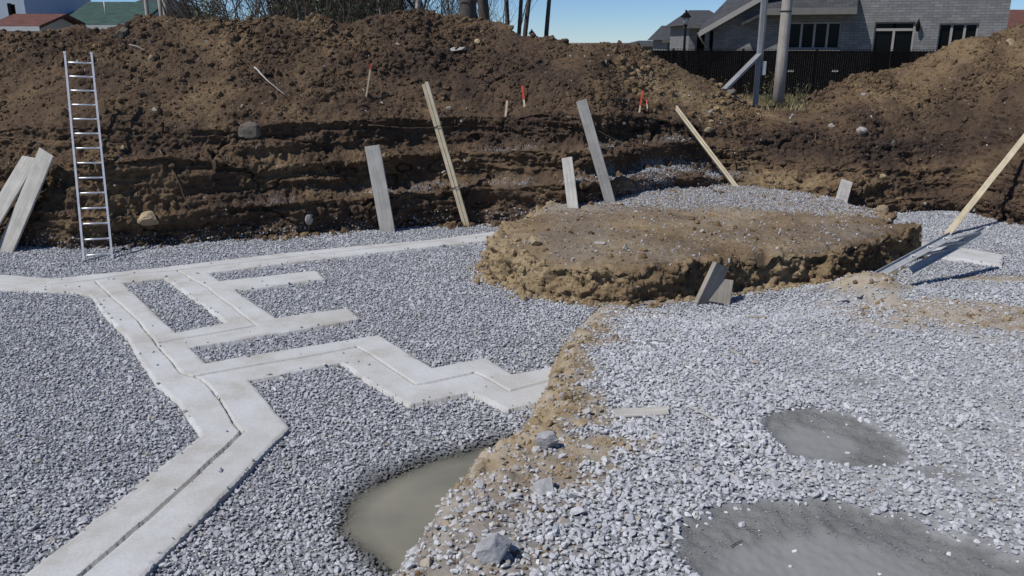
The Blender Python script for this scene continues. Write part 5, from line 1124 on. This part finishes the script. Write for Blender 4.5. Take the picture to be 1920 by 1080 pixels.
bhouse, W_, ze, zr = lean_house('blue_house', 520, 600, 44, 8, 60, 7, M_SIDING, M_SHGREY, 'pale blue-grey house half hidden by the thicket')

# poles and wires on the left
def upole(px, d, r_, label, hgt=8):
    p_ = gpt(px, d); o = empty('utility_pole', tuple(p_), label, 'pole'); t_ = Tubes(); t_.add([(0, 0, -0.3), (0, 0, 3), (0, 0, hgt)], [r_, r_ * 0.95, r_ * 0.8], 12); t_.build('shaft', M_POLE, o)
    box('crossarm', -0.9, 0.9, -0.06, 0.06, hgt - 0.7, hgt - 0.58, M_DARKWOOD, o); return p_
wp0 = upole(292, 40, 0.10, 'slim utility pole beside the dark hip roof'); wp1 = upole(320, 32, 0.09, 'slender pole leaning close to a thicker one behind the heap'); wp2 = upole(331, 31, 0.15, 'thick dark utility pole behind the left heap crest')
for k, (pa_, pb2, z0_, z1_) in enumerate((((305, -6), (700, 60), 36, 50), ((335, -2), (760, 52), 33, 52), ((300, -22), (560, 40), 36, 55))):
    A_ = at(*pa_, z0_); Z_ = at(*pb2, z1_); tt = np.linspace(0, 1, 20)[:, None]; P_ = A_ * (1 - tt) + Z_ * tt; P_[:, 2] -= 0.5 * (4 * tt * (1 - tt))[:, 0]
    t_ = Tubes(); t_.add(P_, 0.012, 4); tag(t_.build('overhead_wire', M_WIRE), 'thin black overhead wire strung behind the left heap', 'wire', 'overhead wires on the left')

# ---------------------------------------------------------------- trees and thicket
def tree(px, d, hgt, r0_, label, seed, levels=3, lean_=(0, 0), bark=M_BARK, nb=9, leaves=None, nleaf=0, leafsize=0.05, start=0.15, spread=0.9, name='bare_tree', cat='tree', stems=1, leafspan=0.5, group=None):
    p_ = gpt(px, d); root = empty(name, tuple(p_), label, cat, group); r = random.Random(seed); tr = Tubes(); br = Tubes(); tips = []
    def grow(p, dirv, ln, rad_, lev, tube):
        n_ = 7; pts = [np.array(p, float)]; dv = np.array(dirv, float); dv /= np.linalg.norm(dv)
        for k in range(n_):
            dv = dv + np.array([r.gauss(0, 0.09), r.gauss(0, 0.09), r.gauss(0.03, 0.06)]) * (1 if lev else 0.5); dv /= np.linalg.norm(dv); pts.append(pts[-1] + dv * ln / n_)
        tube.add(pts, np.linspace(rad_, max(rad_ * (0.45 if lev == 0 else 0.2), 0.004), n_ + 1), 8 if lev == 0 else (4 if lev == 1 else 3))
        if lev >= 1: tips.extend(pts[2:])
        if lev < levels:
            for k in range(nb if lev == 0 else r.randint(4, 6)):
                t = start + (1 - start) * (k + r.random()) / (nb if lev == 0 else 5) if lev == 0 else r.uniform(0.25, 1.0); t = min(t, 0.99)
                i = int(t * n_); q_ = pts[i] + (pts[i + 1] - pts[i]) * (t * n_ - i); az = r.uniform(0, 6.283); out = np.array([math.cos(az), math.sin(az), r.uniform(0.3, 1.1)]) * spread; nd = out + dv * 0.5
                grow(q_, nd, ln * r.uniform(0.28, 0.5) * (1 - 0.45 * t if lev == 0 else 0.9), max(rad_ * (1 - 0.6 * t) * 0.42, 0.005), lev + 1, br)
    for s in range(stems):
        az = r.uniform(0, 6.28); k = 0.0 if stems == 1 else r.uniform(0.15, 0.55)
        grow((0.12 * math.cos(az) * (stems > 1), 0.12 * math.sin(az) * (stems > 1), -0.2), (lean_[0] + k * math.cos(az), lean_[1] + k * math.sin(az), 1), hgt * (1 if stems == 1 else r.uniform(0.75, 1)), r0_, 0, tr)
    tr.build('trunk', bark, root); 
    if br.v: br.build('branches', M_TWIG, root)
    if leaves and nleaf:
        T_ = np.array(tips); g_ = np.random.default_rng(seed); i = g_.integers(0, len(T_), nleaf); P_ = T_[i] + g_.normal(0, leafsize * 3.0 * leafspan, (nleaf, 3)); a_ = g_.normal(0, 1, (nleaf, 3)); a_ /= np.linalg.norm(a_, axis=1)[:, None]; b_ = np.cross(a_, g_.normal(0, 1, (nleaf, 3))); b_ /= np.linalg.norm(b_, axis=1)[:, None]
        sz = leafsize * g_.uniform(0.6, 1.3, (nleaf, 1)); V_ = np.stack([P_ - a_ * sz, P_ + b_ * sz * 0.5, P_ + a_ * sz, P_ - b_ * sz * 0.5], 1).reshape(-1, 3)
        mesh_np('foliage', V_, quads=np.arange(nleaf * 4).reshape(-1, 4), mat=leaves, parent=root, smooth=False)
    return root
# bare shrubs against the sky
for k, (px, d, hh) in enumerate(((425, 27, 4.6), (452, 28, 4.9), (480, 27, 4.8), (505, 29, 5.0), (385, 30, 5.0))):
    tree(px, d, hh, 0.035, ['wispy bare shrub nearest the thick utility pole on the left', 'bare multi-stemmed shrub spreading against the sky', 'bare multi-stemmed shrub spreading against the sky', 'bare multi-stemmed shrub spreading against the sky', 'wispy bare shrub nearest the thick utility pole on the left'][0 if k == 4 else 1], 300 + k, 3, nb=7, stems=5, start=0.3, spread=0.7, name='bare_shrub', cat='shrub', group=None if k == 4 else 'bare shrubs against the sky')
# thicket: brush and leafy shrubs
for k, px in enumerate(np.linspace(560, 735, 13)):
    lf = (M_LEAF if k in (0, 5, 6, 11) else M_EVER); 
    tree(px + random.Random(k).uniform(-6, 6), 27 + 3.5 * (k % 3), 5.2, 0.04, 'dense dark brush shrub of the thicket behind the heap' if lf is M_EVER else 'green-leaved shrub in the thicket behind the heap', 400 + k, 2, nb=12, stems=6, leaves=lf, nleaf=520 if lf is M_EVER else 520, leafsize=0.06, start=0.2, spread=0.9, name='thicket_shrub', cat='shrub', leafspan=1.0, group='dark shrubs of the thicket' if lf is M_EVER else 'green shrubs of the thicket')
for k, px in enumerate((765, 800, 830, 862, 895, 930)):
    tree(px, 33 + 2 * (k % 2), 5.2, 0.03, 'bare brush tangle between the dark trunks', 450 + k, 2, nb=11, stems=5, start=0.2, spread=0.85, name='bare_shrub', cat='shrub', group='bare brush between the trunks')
TR = [(770, 26, 8, 0.10, M_BARKPALE, 0.02, 'slender pale birch trunk rising from the dark thicket'), (735, 27, 7, 0.05, M_BARKPALE, -0.02, 'thin pale trunk at the leafy edge of the thicket'), (590, 27, 7, 0.05, M_BARKPALE, -0.12, 'thin pale stem slanting left in the thicket'), (620, 28, 7, 0.04, M_BARKPALE, -0.15, 'second thin pale stem slanting left, deeper in the thicket'),
      (838, 27, 9, 0.16, M_BARK, -0.18, 'dark trunk slanting left on the heap crest'), (879, 26, 10, 0.30, M_BARK, 0.0, 'thickest dark tree trunk on the heap crest'), (918, 27, 9, 0.20, M_BARK, -0.02, 'dark forked trunk right of the thickest one'), (938, 27.5, 9, 0.15, M_BARK, -0.22, 'dark trunk crossing behind the forked one'),
      (951, 28, 9, 0.085, M_BARK, 0.02, 'straight slim dark trunk at the right edge of the trees'), (963, 27, 8, 0.075, M_BARK, 0.04, 'slim bare trunk standing just left of the tilted one'), (978, 28, 8, 0.09, M_BARK, 0.10, 'slim bare trunk tilted right near the far street lamp'), (1016, 28, 8, 0.085, M_BARK, 0.05, 'lone bare crooked trunk right of the far street lamp'), (700, 30, 8, 0.1, M_BARK, 0.05, 'dark trunk buried in the thicket foliage')]
for k, (px, d, hh, r_, bk, ln, lab) in enumerate(TR): tree(px, d, hh, r_, lab, 500 + k, 2, lean_=(ln, 0), bark=bk, nb=8, start=0.45 if px > 945 else 0.3, spread=0.8)
tree(85, 60, 8.5, 0.16, 'budding pale green tree behind the green roof', 601, 3, nb=12, leaves=M_BUD, nleaf=5200, leafsize=0.09, start=0.2, name='budding_tree', leafspan=1.2)
tree(112, 63, 8, 0.16, 'second budding tree touching the green roof ridge', 602, 3, nb=12, leaves=M_BUD, nleaf=4200, leafsize=0.09, start=0.2, name='budding_tree', leafspan=1.2)
tree(158, 70, 7.8, 0.14, 'reddish budding tree far behind the green roof ridge', 603, 3, nb=12, leaves=M_BUD, nleaf=2000, leafsize=0.09, start=0.2, name='budding_tree', leafspan=1.2)
tree(388, 60, 4.4, 0.12, 'low pale green bush on the skyline beside the bare shrubs', 604, 2, nb=12, leaves=M_BUD, nleaf=3000, leafsize=0.10, start=0.1, name='budding_bush', cat='bush', leafspan=1.2)
# dark wood behind the thicket that reads as one mass
g_ = np.random.default_rng(77); nW = 26000; x0_, x1_ = gpt(545, 40)[0], gpt(760, 40)[0]
P_ = np.stack([g_.uniform(x0_, x1_, nW), g_.uniform(37, 42, nW), g_.uniform(1.2, 7.5, nW)], -1); a_ = g_.normal(0, 1, (nW, 3)); a_ /= np.linalg.norm(a_, axis=1)[:, None]; b_ = np.cross(a_, g_.normal(0, 1, (nW, 3))); b_ /= np.linalg.norm(b_, axis=1)[:, None]
tag(mesh_np('background_wood', np.stack([P_ - a_ * .16, P_ + b_ * .05, P_ + a_ * .16, P_ - b_ * .05], 1).reshape(-1, 3), quads=np.arange(nW * 4).reshape(-1, 4), mat=M_TWIG, smooth=False), 'dark tangled wood behind the thicket', 'wood', kind='stuff')

# weeds and dry grass around the poles
V_, Q_, g_ = [], [], np.random.default_rng(9)
def blades(nb_, pxa, pxb, da, db, hmin, hmax, nm, mat, label):
    V_ = []
    for _ in range(nb_):
        d = g_.uniform(da, db); p_ = gpt(g_.uniform(pxa, pxb), d); h_ = g_.uniform(hmin, hmax); az = g_.uniform(0, 6.28); ln = g_.normal(0, 0.35, 2) * h_; w_ = 0.012
        dx, dy = w_ * math.cos(az), w_ * math.sin(az); p_[2] -= 0.03
        V_ += [(p_[0] - dx, p_[1] - dy, p_[2]), (p_[0] + dx, p_[1] + dy, p_[2]), (p_[0] + ln[0] + dx * .3, p_[1] + ln[1] + dy * .3, p_[2] + h_), (p_[0] + ln[0] - dx * .3, p_[1] + ln[1] - dy * .3, p_[2] + h_)]
    tag(mesh_np(nm, V_, quads=np.arange(len(V_)).reshape(-1, 4), mat=mat, smooth=False), label, 'grass', kind='stuff')
blades(3200, 1370, 1570, 20.2, 29, 0.05, 0.2, 'dry_grass', M_DRYG, 'dry yellow grass around the poles before the fence')
blades(800, 1430, 1560, 20.8, 27, 0.08, 0.32, 'green_weeds', M_WEED, 'green weeds growing around the utility pole')
for k, (px, d, hh) in enumerate(((1434, 24, 0.95), (1490, 23, 0.85), (1398, 24, 0.75), (1337, 25, 0.7))):
    tree(px, d, hh, 0.012, ['tall leafy weed growing behind the timber post', 'bushy weed right of the utility pole', 'withered brown weed left of the timber post', 'thin weed stalk standing before the fence left of the brace'][k], 700 + k, 1, nb=9, leaves=M_WEED, nleaf=90, leafsize=0.035, start=0.1, name='weed', cat='weed', stems=2, leafspan=1.0)
